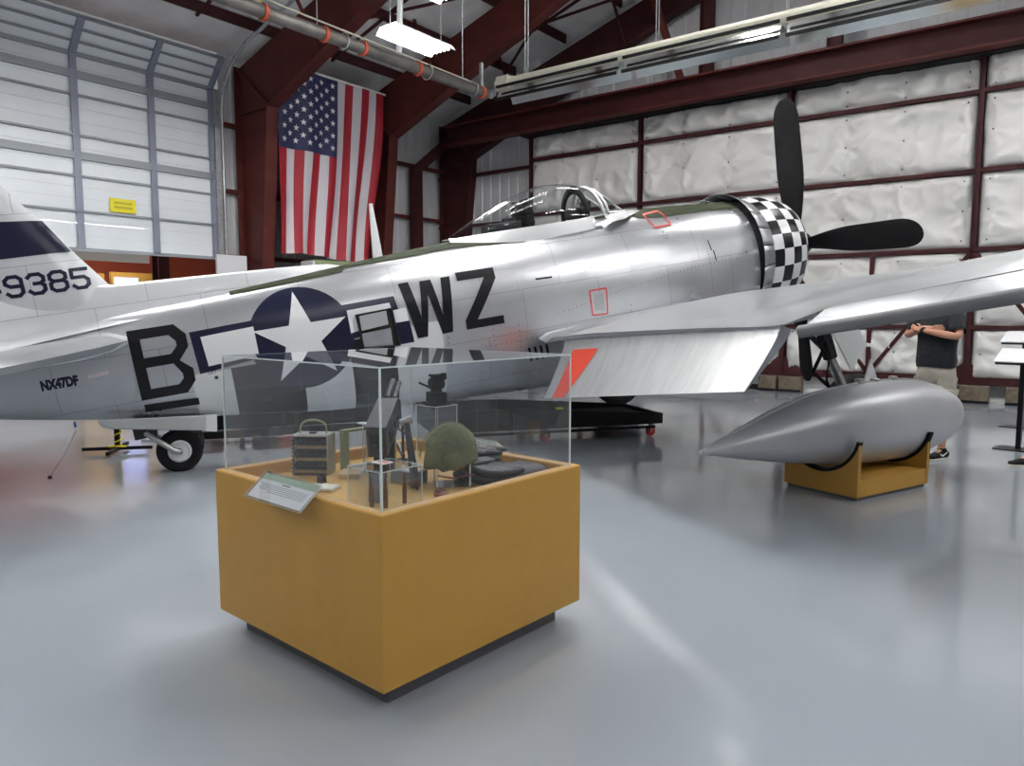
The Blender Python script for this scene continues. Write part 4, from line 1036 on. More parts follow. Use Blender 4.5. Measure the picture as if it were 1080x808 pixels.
# gun receiver
t=cthing('machine_gun','black machine gun receiver with open lid tilted up on a stand','machine gun',.56,.70,DK,R(40));t.scale=(1.05,1.05,1.08)
X=Matrix.Rotation(R(-17),4,'Y')
m=MB(Matrix.Translation((0,0,.13))@X);m.prism([(-.06,0),(.36,.0),(.36,.10),(.30,.135),(-.06,.135)],-.045,.045);m.build('receiver',M['steel_dark'],t,bevel=.004)
m=MB(Matrix.Translation((0,0,.13))@X);m.box(-.065,.27,-.05,.05,.136,.150);m.build('top_cover',M['steel_dark'],t,bevel=.003)
m=MB(Matrix.Translation((0,0,.13))@X);m.tube([(.34,.018,.115),(.52,.018,.135)],.016,10);m.tube([(.34,-.018,.115),(.50,-.018,.135)],.012,10);m.build('barrel',M['steel_dark'],t,smooth=50)
m=MB(Matrix.Translation((0,0,.13))@X);m.box(-.075,-.06,-.03,.03,.02,.12);m.box(-.10,-.075,-.012,.012,.05,.08);m.build('back_plate',M['black_matt'],t,bevel=.003)
MB().box(-.03,.03,-.025,.025,0,.12).build('stand_foot',M['black_matt'],t,bevel=.003);MB().box(.2,.22,-.03,.03,0,.19).build('stand_foot',M['black_matt'],t,bevel=.003)
m=MB(Matrix.Translation((0,0,.13))@X);m.box(.02,.10,-.052,-.045,.03,.09);m.box(.15,.24,-.052,-.045,.05,.08);m.build('side_plate',M['black_matt'],t)
m=MB();m.tube([(-.04,-.03,.13),(-.03,-.07,.09),(.0,-.06,.03),(.02,-.10,.012),(.03,-.05,.06),(.0,-.04,.12)],.004,6);m.build('cable',M['black_matt'],t)
t=cthing('gun_leg','slim black folding leg propped between the gun and the helmet','gun leg',.53,.42,DK,R(14))
m=MB();m.bar((0,0,.008),(.13,.13,.29),.022,.016);m.bar((.03,-.01,.008),(.145,.13,.29),.012,.012);m.build('leg',M['steel_dark'],t,bevel=.002)
m=MB();m.cyl((.115,.155,.285),(.15,.11,.305),.018,n=12);m.build('hinge',M['steel'],t,smooth=40)
m=MB();m.tube([(.01,-.01,.08),(-.02,-.03,.04),(.0,-.02,.005),(.03,0,.01),(.03,.02,.10)],.006,6);m.build('strap',M['black_matt'],t)
# document box behind the clear box
t=cthing('document_box','dark grey box with a cream label behind the standing cartridges','box',.62,.56,DK,R(5))
MB().box(-.05,.05,-.08,.08,0,.06).build('body',M['bluegrey'],t,bevel=.003);MB().box(-.035,.045,-.07,.07,.0605,.062).build('label_card',M['bone'],t)
t=cthing('booklet','tan booklet lying flat right of the cartridge tray','booklet',.52,.885,DK,R(45));MB().box(-.07,.07,-.05,.05,.0,.022).build('cover',M['tan'],t,bevel=.002);MB().box(-.068,.068,-.052,-.05,.003,.019).build('pages',M['bone'],t)
t=cthing('paper_pad','off-white rounded pad lying in front of the tan booklet','pad',.25,.74,DK,R(30));MB().box(-.05,.05,-.07,.07,0,.018).build('pad',M['bone'],t,bevel=.008);MB().box(-.052,.052,-.072,.072,.0,.006).build('backing',M['tan'],t)
t=cthing('key_switch','small dark grey switch block beside the cartridge tray','switch',.33,.86,DK,R(10));m=MB();m.prism([(-.018,0),(.018,0),(.012,.036),(-.012,.036)],-.018,.018);m.build('body',M['steel_dark'],t,bevel=.003);MB().cyl((0,0,.036),(0,0,.043),.006,n=10).build('knob',M['black_matt'],t)
# gunsight on its riser
clearbox('acrylic_riser','tall clear acrylic riser carrying the black gunsight behind the helmet',1.05,.82,.08,.08,.318)
t=cthing('reflector_gunsight','small black reflector gunsight standing on the tall clear riser','gunsight',1.05,.82,DK+.3185,R(-20));t.scale=(1.25,1.25,1.05)
MB().box(-.045,.045,-.05,.05,0,.012).build('base_plate',M['black_matt'],t,bevel=.002)
MB().box(-.035,.035,-.04,.04,.012,.065).build('body',M['black_matt'],t,bevel=.005)
m=MB();m.box(-.018,.018,-.022,.028,.065,.145);m.cyl((-.03,.0,.11),(.03,.0,.11),.03,n=16);m.build('head',M['black_matt'],t,bevel=.004)
m=MB();m.box(-.03,.03,-.03,.02,.145,.158);m.box(.01,.035,-.035,-.02,.13,.165);m.build('pad',M['black_matt'],t,bevel=.003)
m=MB();m.tube([(0,.03,.075),(-.04,.10,.105)],.006,8);m.build('cord_stub',M['black_matt'],t)
t=cthing('control_handle','thin dark metal lever fitting lying across behind the riser','lever',.96,1.0,DK,R(60))
m=MB();m.cyl((0,0,0),(0,0,.22),.008,n=8);m.bar((-.05,0,.16),(.12,0,.16),.01,.012);m.bar((-.02,0,.02),(.16,0,.06),.014,.03);m.build('lever',M['steel_dark'],t);MB().lathe([(.03,0),(.03,.008)],14).build('foot',M['steel_dark'],t)
# helmet
t=cthing('flying_helmet','olive green cloth flying helmet with brown chin strap on clear legs','helmet',.72,.37,DK,R(-38));t.scale=(1.2,1.2,1.10)
m=MB();rs=[]
for i in range(15):
    a=PI/2*i/14;z=.105+.165*math.sin(a);rr=math.cos(a)
    rs.append([( .122*rr*math.cos(q)-(.014 if i<5 else 0)*math.cos(q), .098*rr*math.sin(q)*(1+.04*math.cos(2*q)), z-.03*(1-math.sin(a))*max(0,-math.cos(q))-(.02*(1-math.sin(a)))*(1 if abs(math.cos(q))<.5 else 0)) for q in [2*PI*k/32 for k in range(32)]])
m.loft(rs,cap1=True);hb=m.build('shell',M['helmet'],t,smooth=180,solid=.006)
for dy in (-.018,.018):
    m=MB();m.tube([((.124 if math.cos(a)<0 else .111)*math.cos(a)*(math.sqrt(max(0,1-(dy/.098)**2))),dy*1.0,.108+.167*math.sin(a)) for a in [R(5)+R(170)*k/20 for k in range(21)]],[(.003,.0015)]*21,6);m.build('seam',M['helmet'],t,smooth=60)
for sg in (1,-1):
    m=MB();m.lathe([(.038,0),(.038,.018),(.030,.024),(.0,.024)],18,xf=Matrix.Translation((.0,sg*.085,.12))@Matrix.Rotation(R(-90*sg),4,'X'));m.build('earphone',M['helmet'],t,smooth=40)
m=MB();m.tube([(.03,-.09,.09),(.06,-.075,.055),(.09,-.03,.045),(.09,.03,.045),(.06,.075,.055),(.03,.09,.09)],[(.009,.003)]*6,6);m.tube([(-.06,-.085,.06),(-.0,-.10,.05),(.06,-.08,.055)],[(.008,.003)]*3,6);m.build('chin_strap',M['leather_s'],t,smooth=60)
m=MB();m.cyl((-.11,-.03,.075),(-.12,-.03,.065),.008,n=10);m.build('buckle',M['brass'],t)
t2=cthing('helmet_stand','clear acrylic legs carrying the olive flying helmet','stand',.72,.37,DK,R(-38));t2.scale=(1.2,1.2,1.0)
for (x,y) in ((-.06,-.06),(.07,-.055),(.07,.055),(-.06,.06)):
    MB().box(x-.003,x+.003,y-.003,y+.003,.004,.118).build('leg',M['acr_edge'],t2)
MB().box(-.068,.078,-.064,.064,.118,.121).build('top_plate',M['acrylic'],t2);MB().box(-.068,.078,-.064,.064,0,.004).build('base_plate',M['acrylic'],t2)
# folded leather jacket and gloves
def cushion(name,parent,pts,z0,h,seed,mt,n=30):
    # soft slab: outline pts (x,y) shrunk towards the top
    m=MB();cx=sum(p[0] for p in pts)/len(pts);cy=sum(p[1] for p in pts)/len(pts);rs=[]
    P=[]
    for i in range(len(pts)):
        a,b=pts[i],pts[(i+1)%len(pts)]
        for k in range(6): P.append((a[0]+(b[0]-a[0])*k/6,a[1]+(b[1]-a[1])*k/6))
    for _ in range(3): P=[((P[i-1][0]+P[i][0]*2+P[(i+1)%len(P)][0])/4,(P[i-1][1]+P[i][1]*2+P[(i+1)%len(P)][1])/4) for i in range(len(P))]
    for f,zz in ((.90,0),(1.0,.25),(1.02,.5),(.98,.78),(.88,.95),(.65,1.02),(.35,1.0),(.05,1.0)):
        r=[]
        for x,y in P:
            q=Vector((x*14+seed,y*14,zz*2));d=noise.noise(q)
            r.append((cx+(x-cx)*f*(1+.05*d),cy+(y-cy)*f*(1+.05*d),z0+h*zz*(1+.28*d*(1 if zz>.3 else 0))))
        rs.append(r)
    m.loft(rs,cap0=True,cap1=True);return m.build(name,mt,parent,smooth=180)
t=cthing('leather_jacket','folded dark brown leather flying jacket on the deck right of the helmet','jacket',1.0,.29,DK)
cushion('body',t,[(-.22,-.16),(.14,-.19),(.20,-.12),(.19,.10),(.05,.18),(-.22,.17)],0,.055,3,M['leather'])
cushion('sleeve',t,[(-.22,-.16),(-.02,-.18),(.0,-.06),(-.10,.15),(-.22,.14)],.05,.032,9,M['leather'])
cushion('collar',t,[(-.2,.02),(-.03,.0),(-.02,.12),(-.19,.15)],.078,.02,5,M['leather'])
for i,(a,b,z,r,l) in enumerate(((1.02,.44,.062,15,'lower'),(1.03,.43,.096,-4,'upper'))):
    t=cthing('leather_glove','dark leather glove resting on the folded jacket, %s of the pair'%l,'glove',a,b,DK+z,R(r),'gloves on the jacket')
    cushion('palm',t,[(-.10,-.05),(.02,-.055),(.05,-.03),(.05,.04),(.0,.055),(-.10,.05)],0,.028,i*4+1,M['leather'])
    for k in range(4):
        y=-.034+k*.024;m=MB();L_=(.075,.09,.085,.065)[k];m.tube([(.03,y,.015),(.03+L_*.5,y*1.15,.018),(.03+L_,y*1.25,.013)],[.013,.012,.008],8);m.build('finger',M['leather'],t,smooth=180)
    m=MB();m.tube([(-.04,-.04,.015),(.0,-.075,.015),(.03,-.085,.012)],[.014,.013,.009],8);m.build('thumb',M['leather'],t,smooth=180)
t=cthing('goggle_case','small crumpled brown leather pouch in front of the helmet stand','pouch',.50,.20,DK,R(60))
cushion('pouch',t,[(-.05,-.03),(.05,-.03),(.05,.03),(-.05,.03)],0,.03,12,M['leather_s']);cushion('flap',t,[(-.03,-.025),(.05,-.02),(.04,.025),(-.03,.02)],.026,.012,15,M['copper'])
# ================================================================== DROP TANK AND CRADLE
TA=math.atan2(.526,.85)
tb=Vector((2.66,6.35,0))
t=thing('drop_tank','large silver grey teardrop drop tank resting on a yellow cradle','drop tank',tb+Vector((.85,.526,0))*.5,TA)
prof=[(-1.43,.004),(-1.425,.018),(-1.40,.022),(-1.398,.030),(-1.2,.075),(-.9,.145),(-.6,.212),(-.3,.27),(0,.315),(.3,.345),(.6,.362),(.9,.368),(1.2,.36),(1.45,.335),(1.7,.285),(1.9,.215),(2.05,.135),(2.13,.065),(2.16,.01)]
def tz(x): return .575 if x>-.2 else .575-.075*((-.2-x)/1.2)
m=MB();rs=[]
def cr2(tab,n):
    out=[]
    for i in range(len(tab)-1):
        p0=tab[max(i-1,0)];p1=tab[i];p2=tab[i+1];p3=tab[min(i+2,len(tab)-1)]
        k=n if p2[0]-p1[0]>.05 else 1
        for j in range(k):
            q=j/k;out.append((p1[0]+(p2[0]-p1[0])*q, .5*((2*p1[1])+(-p0[1]+p2[1])*q+(2*p0[1]-5*p1[1]+4*p2[1]-p3[1])*q*q+(-p0[1]+3*p1[1]-3*p2[1]+p3[1])*q**3) if k>1 else p1[1]+(p2[1]-p1[1])*q))
    out.append(tab[-1]);return out
TP=cr2(prof,5)
m.loft([[(x-.5,r*math.cos(q),tz(x)+r*math.sin(q)) for q in [2*PI*k/48 for k in range(48)]] for x,r in TP],cap0=True,cap1=True);tank=m.build('shell',M['tank'],t,smooth=60)
m=MB()
for q0 in (R(92),):
    P=[(x-.5,(r+.006)*math.cos(q0),tz(x)+(r+.004)*math.sin(q0)) for x,r in TP if -1.1<x<2.0]
    m.tube(P,[(.006,.012)]*len(P),6)
m.build('seam_flange',M['tank'],t,smooth=60)
m=MB();m.box(-.02,.06,-.03,.03,.93,.975);m.box(.5,.56,-.03,.03,.935,.975);m.cyl((.25,0,.93),(.25,0,.965),.04,n=14);m.build('lug',M['steel'],t,bevel=.006)
m=MB();m.lathe([(.0,-.018),(.014,-.012),(.018,0),(.014,.012),(.0,.018)],12,xf=Matrix.Translation((-1.43-.5,0,tz(-1.43))),cap=False);m.build('tip',M['steel'],t,smooth=60)
t=thing('tank_cradle','golden yellow wooden cradle with black rubber edged saddles under the tank','cradle',tb+Vector((.85,.526,0))*.525,TA)
def saddle(x,rc):
    zc=.575;pts=[(-.36,0),(-.36,.50)];n=20
    yw=.345;a0=math.asin(min(1,(zc-.50)/rc));
    arc=[]
    for k in range(n+1):
        a=PI+a0+(PI-2*a0)*k/n;arc.append((rc*math.cos(a),zc+rc*math.sin(a)))
    poly=[(-.36,.03),(-.36,.50)]+[p for p in arc]+[(.36,.50),(.36,.03)]
    m=MB()
    # ring of quads: strip between arc and base line
    A1=[(-.36,.5)]+arc+[(.36,.5)];B1=[(-.36+.72*k/(len(A1)-1),.03) for k in range(len(A1))]
    for sx in (x-.02,x+.02): m.loft([[(sx,y,z) for y,z in A1],[(sx,y,z) for y,z in B1]],closed=False)
    m.loft([[(x-.02,y,z) for y,z in A1+B1[::-1]],[(x+.02,y,z) for y,z in A1+B1[::-1]]])
    s_=m.build('saddle',M['yellow'],t)
    m=MB();m.loft([[(x-.026,y*.985,zc+(z-zc)*.985) for y,z in arc],[(x+.026,y*.985,zc+(z-zc)*.985) for y,z in arc],[(x+.026,y*1.06,zc+(z-zc)*1.06) for y,z in arc],[(x-.026,y*1.06,zc+(z-zc)*1.06) for y,z in arc],[(x-.026,y,z) for y,z in arc]],closed=False)
    m.loft([[(x+.026,y,z) for y,z in arc],[(x-.026,y,z) for y,z in arc]],closed=False)
    m.build('rubber_edge',M['rubber'],s_)
saddle(-.505,.355);saddle(.505,.375)
m=MB();wb=[(-.525,-.36),(.525,-.36),(.525,.36),(-.525,.36)]
m.box(-.484,.484,-.36,-.33,.03,.17);m.box(-.484,.484,.33,.36,.03,.17);m.build('side_board',M['yellow'],t,bevel=.003)
MB().box(-.484,.484,-.33,.33,.14,.165).build('top_board',M['yellow'],t);MB().box(-.50,.50,-.34,.34,0,.03).build('foot',M['plinth'],t)
# ================================================================== under the aircraft
t=thing('equipment_dolly','long low black steel dolly on red castors below the wing flap','dolly',(.55,9.5,0),math.atan2(.44,1.4))
for y in (-.55,.50): MB().prism([(-1.7,.42),(-.55,.42),(1.25,.30),(1.25,.17),(-1.7,.17)],y,y+.05).build('side_panel',M['black_matt'],t)
m=MB();m.box(-1.7,1.22,-.5,.5,.23,.26);m.build('deck',M['black_matt'],t);MB().box(1.2,1.25,-.5,.5,.17,.30).build('end_panel',M['black_matt'],t);MB().box(-1.7,-1.65,-.5,.5,.17,.42).build('end_panel',M['black_matt'],t)
m=MB();m.bar((-1.6,-.53,.13),(1.15,-.53,.13),.04,.03);m.build('lower_rail',M['black_matt'],t)
MB().box(-.2,-.1,-.56,-.55,.40,.43).build('yellow_tag',M['tape_y'],t)
for x in (-1.5,-.3,1.12):
    for y in (-.47,.47):
        m=MB();m.lathe([(.02,-.02),(.062,-.02),(.07,0),(.062,.02),(.02,.02)],18,xf=Matrix.Translation((x,y,.07))@Matrix.Rotation(R(90),4,'X'));o=m.build('castor_wheel',M['redline'],t,smooth=40)
        m=MB();m.box(x-.03,x+.03,y-.03,y+.03,.15,.17);m.box(x-.012,x+.012,y+.022,y+.028,.06,.16);m.box(x-.012,x+.012,y-.028,y-.022,.06,.16);m.build('castor_fork',M['galv'],t)
t=thing('engine_stand','dark steel engine stand on castors seen through the display case','engine stand',(-2.75,8.95,0),math.atan2(.44,1.0))
m=MB()
for y in (-.4,.4): m.bar((-1.1,y,.2),(1.3,y,.2),.08,.08);
for x in (-1.05,.1,1.25): m.bar((x,-.4,.2),(x,.4,.2),.08,.08)
m.build('base_frame',M['black_matt'],t)
m=MB();m.box(-.9,1.1,-.36,.36,.24,.62);m.build('crate',M['black_matt'],t,bevel=.02)
m=MB();m.cyl((.1,-.2,.62),(.1,-.2,.80),.16,n=18);m.cyl((.6,0,.62),(.6,0,.85),.2,n=18);m.build('drum',M['steel_dark'],t,smooth=40)
for x in (-1.0,1.2):
    for y in (-.38,.38):
        m=MB();m.lathe([(.02,-.02),(.07,-.02),(.078,0),(.07,.02),(.02,.02)],18,xf=Matrix.Translation((x,y,.078))@Matrix.Rotation(R(90),4,'X'));m.build('castor_wheel',M['rubber'],t,smooth=40)
t=thing('tail_jack','black four-footed stand with yellow chain under the tail','stand',(-4.42,8.25,0),R(12))
m=MB();m.bar((-.36,0,.05),(.36,0,.05),.04,.035);m.bar((0,-.36,.05),(0,.36,.05),.04,.035);m.build('foot',M['black_matt'],t);MB().cyl((0,0,.05),(0,0,.56),.03,n=10).build('post',M['black_matt'],t)
m=MB()
P=[(.035*math.cos(a)+.02,.035*math.sin(a)-.03,.08+.46*i/40) for i,a in enumerate([k*.9 for k in range(41)])]
m.tube(P,.009,6);m.tube([(-.08,-.03,.075),(0,-.05,.08),(.1,-.03,.075)],.012,6);m.build('chain',M['tape_y'],t)
t=thing('floor_stand','black stand with flat splayed feet right of the tail wheel','stand',(-3.35,9.15,0),R(20))
m=MB();m.bar((-.5,0,.04),(.5,0,.04),.05,.03);m.bar((0,-.3,.04),(0,.3,.04),.05,.03);m.build('foot',M['black_matt'],t);MB().cyl((0,0,.04),(0,0,.36),.03,n=10).build('post',M['black_matt'],t);MB().box(-.3,.3,-.2,.2,.22,.38).build('tray',M['black_matt'],t,bevel=.02)
t=thing('bollard_foot','thin grey stand base just left of the tail wheel','stand',(-4.15,9.0,0),R(0))
MB().box(-.35,.35,-.06,.06,0,.03).build('base',M['galv'],t);MB().box(-.03,.03,-.02,.02,.03,.34).build('post',M['tape_b'],t)
wp=HUB-FD*9.02+SB*.05-UZ*.60
t=thing('static_wire','thin grey earthing wire hanging from the tail to the floor','wire',(-4.36,6.92,0))
m=MB();m.tube([(0,0,0.012),tuple((wp-Vector((-4.36,6.92,0)))*.5+Vector((0,0,-.02))),tuple(wp-Vector((-4.36,6.92,0)))],.004,5);m.build('wire',M['galv'],t);MB().cyl((0,0,0),(0,0,.03),.018,n=10).build('weight',M['steel_dark'],t)
for i,(x,y,l) in enumerate(((-3.35,7.3,'below the tail wheel'),(-2.95,7.3,'by the left corner of the yellow pedestal'))):
    o=MB().box(x-.012,x+.012,y-.05,y+.05,.0,.002).build('floor_tape',M['tape_b']);tag(o,'short strip of blue tape on the floor %s'%l,'tape','blue tape marks')
# ================================================================== reading stands on the right
def rstand(x,y,rz,label,h=1.12):
    t=thing('reading_stand',label,'sign stand',(x,y,0),rz,'black reading stands')
    MB().box(-.22,.22,-.15,.15,0,.012).build('base_plate',M['steel_dark'],t);MB().box(-.025,.025,-.025,.025,.012,h).build('post',M['black'],t)
    X=Matrix.Translation((0,0,h))@Matrix.Rotation(R(24),4,'X')
    MB(X).box(-.24,.24,-.16,.16,0,.035).build('frame',M['black'],t);MB(X).box(-.25,.25,-.17,.17,.035,.047).build('sign_panel',M['paper'],t)
    return t
rstand(5.79,8.42,R(-48),'black reading stand with tilted white panel at the right edge, the nearer one',1.04)
rstand(6.95,10.1,R(-48),'black reading stand at the right edge, the farther one',1.2)
# ================================================================== flag
t=rthing('national_flag','large red white and blue striped flag hung vertically between the columns','flag',9.62,13.3,2.78)
FW=2.85;FH=3.86;NX=13*4;NY=60
def fpt(x,y): # x 0..1 across, y 0..1 down from the top
    xx=-.12*y+x*(FW-.36*y);bend=.05*math.sin(x*26+y*2.2)*(.25+y)+.03*math.sin(x*9-y*5)
    return (xx+.05*math.sin(y*5)*x,-bend,FH*(1-y)+.05*math.sin(x*6)*y)
m=MB();vs=[fpt(i/NX,j/NY) for j in range(NY+1) for i in range(NX+1)];fs=[];ms=[]
for j in range(NY):
    for i in range(NX):
        fs.append((j*(NX+1)+i,j*(NX+1)+i+1,(j+1)*(NX+1)+i+1,(j+1)*(NX+1)+i))
        st=i//4;ms.append(2 if (st<7 and j<NY*.42) else (0 if st%2==0 else 1))
m.add(vs,fs,ms);m.build('cloth',[M['flag_r'],M['flag_w'],M['flag_b']],t,smooth=180,fix=False)
m=MB()
for c in range(9):
    nn=6 if c%2==0 else 5
    for k in range(nn):
        cx=(c+.9)/9.8*7/13;cy=(.42)*((k+.5)/6 if nn==6 else (k+1)/6)
        P=[]
        for q in range(10):
            r=.072 if q%2==0 else .029
            p=fpt(cx+r*math.sin(PI*q/5)/FW,cy-r*math.cos(PI*q/5)/FH);P.append((p[0],p[1]-.008,p[2]))
        cc=fpt(cx,cy);P.append((cc[0],cc[1]-.008,cc[2]));b=len(m.v)
        m.add(P,[(q,(q+1)%10,10) for q in range(10)])
m.build('stars',M['white'],t,fix=False)
MB().cyl((-.05,0,FH+.02),(FW+.08,0,FH+.02),.025,n=8).build('pole',M['white'],t)
m=MB()
for x in (.1,FW-.1): m.cyl((x,0,FH+.02),(x,0,roofz(13.3)-2.78-.08),.006,n=5)
m.build('cord',M['white'],t)
# ================================================================== PEOPLE
def person(label,loc,rz,pose):
    t=thing('person',label,'person',loc,rz)
    V=[];E=[];RD=[]
    def v(p,r): V.append(p);RD.append(r if isinstance(r,tuple) else (r,r));return len(V)-1
    def chain(pts,start=None):
        last=start
        for p,r in pts:
            k=v(p,r)
            if last is not None: E.append((last,k))
            last=k
        return last
    pel=v((0,0,1.00),(.13,.15))
    ch=chain([((.0,0,1.15),(.12,.14)),((-.01,0,1.32),(.13,.16)),((-.01,0,1.48),(.12,.16))],pel)
    chain([((.0,0,1.60),.058),((.02,0,1.67),(.075,.07)),((.03,0,1.78),(.10,.082)),((.025,0,1.86),(.075,.065))],ch)
    for sg in (1,-1):
        h=chain([((0,sg*.10,.95),.10)],pel);fx,kx,zz=pose['leg'][sg]
        an=chain([((kx,sg*.12,.53),.062),((kx*.6+fx*.4,sg*.12,.36),.058),((fx,sg*.12,.10+zz),.038),((fx+.10,sg*.13,.05+zz),.035)],h)
        sh=chain([((-.01,sg*.19,1.53),.062)],ch)
        el,wr,ha,dn=pose['arm'][sg]
        w=chain([((sh and (-.01+el[0])/2,(sg*.19+el[1])/2,(1.53+el[2])/2),.052),(el,.044),((el[0]*.5+wr[0]*.5,el[1]*.5+wr[1]*.5,el[2]*.5+wr[2]*.5),.042),(wr,.028)],sh)
        pm=chain([(ha,(.030,.022))],w)
        d=(Vector(ha)-Vector(wr)).normalized();nrm=Vector(dn).normalized();side=d.cross(nrm).normalized()
        for k in range(4):
            L_=(.036,.042,.040,.031)[k];o=side*(.027-.018*k);b0=Vector(ha)+d*.035+o
            chain([(tuple(b0),.0095),(tuple(b0+d*L_*.9-nrm*.004),.0088),(tuple(b0+d*L_*1.5-nrm*.022),.008),(tuple(b0+d*L_*1.7-nrm*.040),.007)],pm)
        b0=Vector(wr)*.4+Vector(ha)*.6+side*.034
        chain([(tuple(b0),.011),(tuple(b0+side*.018+d*.025),.010),(tuple(b0+side*.020+d*.052),.008)],pm)
    me=bpy.data.meshes.new('body');me.from_pydata(V,E,[]);o=bpy.data.objects.new('body',me);C.objects.link(o);o.parent=t;me.materials.append(M['skin'])
    q=o.modifiers.new('skin','SKIN');q.use_smooth_shade=True
    for i,r in enumerate(RD): me.skin_vertices[0].data[i].radius=r
    me.skin_vertices[0].data[0].use_root=True
    q=o.modifiers.new('sub','SUBSURF');q.levels=2;q.render_levels=2
    # face features
    m=MB();m.tube([(.125,0,1.765),(.142,0,1.735),(.128,0,1.722)],[.010,.017,.008],8);m.build('nose',M['skin'],t,smooth=180)
    m=MB();m.tube([(.112,-.022,1.69),(.122,0,1.692),(.112,.022,1.69)],[.004,.007,.004],6);m.build('mouth',M['redline'],t,smooth=180)
    for sg in (1,-1):
        m=MB();m.lathe([(.001,-.011),(.009,-.006),(.011,0),(.009,.006),(.001,.011)],10,xf=Matrix.Translation((.112,sg*.032,1.772)));m.build('eye',M['white'],t,smooth=180)
        m=MB();m.tube([(.02,sg*.082,1.79),(.0,sg*.096,1.775),(.005,sg*.094,1.745),(.025,sg*.082,1.735)],[.009,.012,.010,.006],8);m.build('ear',M['skin'],t,smooth=180)
    m=MB();rs=[]
    for i in range(9):
        a=PI/2*i/8;rs.append([(.02+.112*math.cos(a)*math.cos(k)*(1 if math.cos(k)<0 else .88),.096*math.cos(a)*math.sin(k),1.80+.108*math.sin(a)-.06*(1-math.sin(a))*max(0,-math.cos(k))) for k in [2*PI*j/24 for j in range(24)]])
    m.loft(rs,cap1=True);m.build('hair',M['hair'],t,smooth=180)
    # shirt
    def el_(cx,cy,z,rx,ry,seed=0,n=28,amp=.012):
        out=[]
        for k in range(n):
            a=2*PI*k/n;d=amp*noise.noise(Vector((math.cos(a)*2.2,math.sin(a)*2.2,z*5+seed)))*1.8
            out.append((cx+(rx+d)*math.cos(a),cy+(ry+d)*math.sin(a),z+ .006*math.sin(a*3+seed)))
        return out
    m=MB();m.loft([el_(.015,0,.985,.155,.205,1),el_(.02,0,1.05,.165,.205,2,),el_(.02,0,1.15,.168,.20,3),el_(.01,0,1.27,.158,.205,4),el_(.0,0,1.38,.155,.215,5),el_(-.01,0,1.47,.14,.215,6),el_(-.01,0,1.535,.11,.19,7),el_(-.01,0,1.575,.085,.135,8),el_(-.0,0,1.60,.068,.072,9,amp=0)])
    m.build('shirt',M['tshirt'],t,smooth=180)
    for sg in (1,-1):
        e=Vector(pose['arm'][sg][0]);s0=Vector((-.01,sg*.17,1.535));d=(e-s0)
        m=MB();m.tube([tuple(s0-d*.05),tuple(s0+d*.25),tuple(s0+d*.55),tuple(s0+d*.78)],[.085,.083,.078,.074],16,cap=False);m.build('sleeve',M['tshirt'],t,smooth=180,solid=.004)
    m=MB();m.tube([(.0,0,1.585),(.0,0,1.60)],[.074,.066],20,cap=False);m.build('collar',M['shorts'],t,smooth=180)
    # shorts
    m=MB();m.loft([el_(.01,0,1.03,.145,.185,1),el_(.01,0,.93,.155,.195,2),el_(.01,0,.86,.155,.20,3),el_(.01,0,.80,.14,.19,4)],cap0=True,cap1=True);sh_=m.build('shorts',M['shorts'],t,smooth=180)
    for sg in (1,-1):
        kx=pose['leg'][sg][1]
        m=MB();m.loft([el_(.01,sg*.10,.88,.125,.115,5),el_(.01+kx*.3,sg*.105,.75,.118,.112,6),el_(.01+kx*.7,sg*.115,.62,.11,.108,7),el_(.01+kx,sg*.12,.52,.105,.105,8)]);m.build('shorts_leg',M['shorts'],t,smooth=180)
        m=MB();X=Matrix.Translation((.01+kx*.5,sg*.208,.68))@Matrix.Rotation(R(-4*sg),4,'X');m.box(-.07,.07,-.015,.015,-.085,.075,xf=X);m.box(-.075,.075,-.019,.019,.04,.08,xf=X);m.build('cargo_pocket',M['shorts'],t,bevel=.008)
        fx,_,zz=pose['leg'][sg]
        m=MB();rs=[]
        for x,w,h,b in ((-.085,.030,.06,.012),(-.07,.040,.085,.0),(-.02,.043,.10,.0),(.04,.044,.095,.0),(.09,.047,.07,.0),(.15,.048,.052,.0),(.19,.042,.042,.0),(.215,.022,.032,.006)):
            rs.append([(fx+x,sg*.125+w*math.cos(q),zz+ .018+(b+(h)*.5*(1+math.sin(q)))*.98) for q in [2*PI*k/16 for k in range(16)]])
        m.loft(rs,cap0=True,cap1=True);so=m.build('shoe',M['black_matt'],t,smooth=60)
        m=MB();m.loft([[(fx+x,sg*.125+y*w,zz+.001),(fx+x,sg*.125+y*w*1.02,zz+.026)] for x,w,y in ((-.09,.028,-1),(-.07,.042,-1),(0,.042,-1),(.10,.05,-1),(.18,.045,-1),(.222,.015,-1),(.222,.015,1),(.18,.045,1),(.10,.05,1),(0,.042,1),(-.07,.042,1),(-.09,.028,1),(-.09,.028,-1))],closed=False)
        m.build('shoe_sole',M['bone'],so,solid=.006)
        # white curved tick on the outer side
        m=MB();P=[];Q=[]
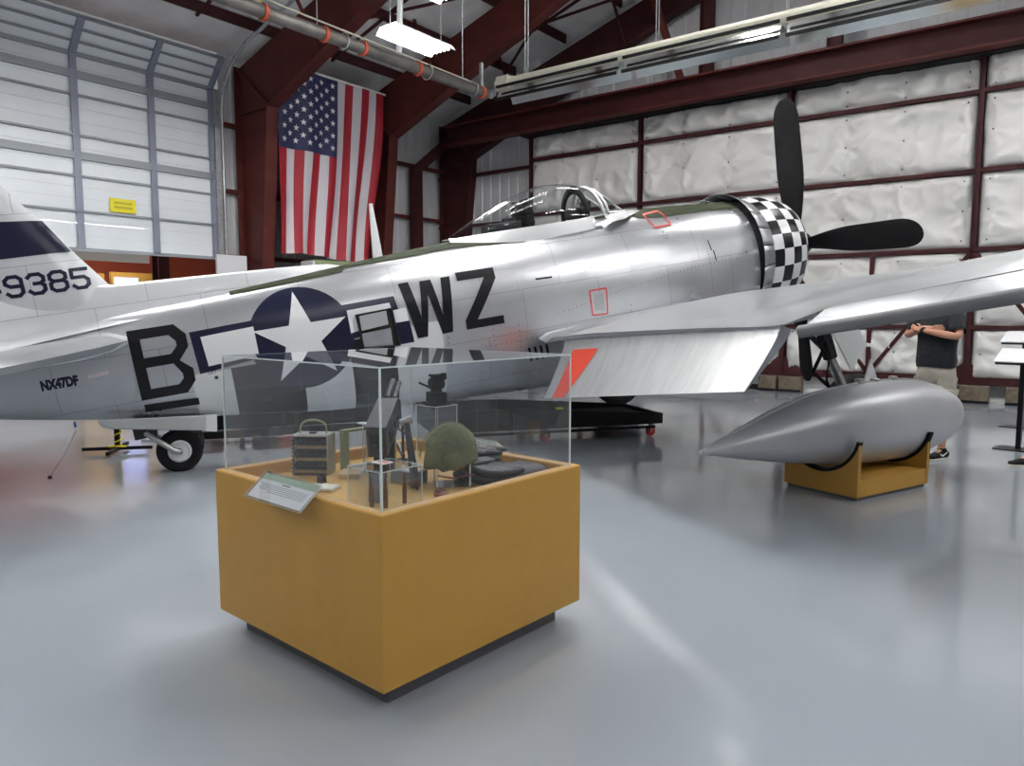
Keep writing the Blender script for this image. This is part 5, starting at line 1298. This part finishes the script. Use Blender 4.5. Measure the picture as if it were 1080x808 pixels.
        for k in range(9):
            q=k/8;x=-.055+.13*q;zc=.052+.035*(q-.35)**2*2-.012*math.sin(PI*min(1,q*1.6));w=.011*(math.sin(PI*min(1,.15+q*.6))) *(1-q**2.5)+.001
            for L2,sgn in ((P,1),(Q,-1)): L2.append((fx+.03-x,sg*(.125+.0475),zz+.012+zc+sgn*w))
        m.loft([P,Q],closed=False);m.build('tick_mark',M['white'],so)
        m=MB();m.tube([(fx-.0,sg*.125,zz+.09),(fx,sg*.125,zz+.125)],.045,14,cap=False);m.build('sock',M['black_matt'],so,smooth=60)
    if 'watch' in pose:
        w0=Vector(pose['arm'][1][1]);d=(Vector(pose['arm'][1][2])-w0).normalized();m=MB();m.tube([tuple(w0-d*.012),tuple(w0+d*.012)],.036,14);m.build('wristwatch',M['black_matt'],t,smooth=40)
    return t
person('man in dark grey T-shirt and khaki cargo shorts standing with folded arms',(4.56,7.98,0),R(205),
 dict(leg={1:(.03,.03,0),-1:(.03,.03,0)},watch=1,arm={1:((.10,.30,1.31),(.27,.02,1.375),(.25,-.07,1.39),(1,.1,0)),-1:((.10,-.30,1.31),(.24,-.03,1.40),(.215,.07,1.40),(1,0,0))}))
person('visitor in black shoes stepping in from beyond the right edge',(5.56,7.36,0),R(180),
 dict(leg={1:(-.30,-.10,.0),-1:(.28,.20,.0)},arm={1:((.02,.27,1.25),(.12,.26,1.02),(.15,.26,.94),(0,1,0)),-1:((-.08,-.27,1.25),(-.05,-.27,1.0),(-.04,-.27,.92),(0,-1,0))}))
# ================================================================== CAMERA, WORLD, LIGHT
cam=bpy.data.cameras.new('camera');co=bpy.data.objects.new('camera',cam);C.objects.link(co)
cam.sensor_width=36;cam.lens=36*786/1080;cam.clip_start=.05;cam.clip_end=200
co.location=(0,0,1.55);co.rotation_euler=(R(90)-math.atan(73/786),0,0)
bpy.context.scene.camera=co
w=bpy.data.worlds.new('world');bpy.context.scene.world=w;w.use_nodes=True
bg=w.node_tree.nodes['Background'];bg.inputs[0].default_value=(.93,.96,1.0,1);bg.inputs[1].default_value=.28
vs=bpy.context.scene.view_settings
vs.view_transform='Standard';vs.look='None';vs.gamma=1;vs.use_curve_mapping=False;vs.exposure=-.3
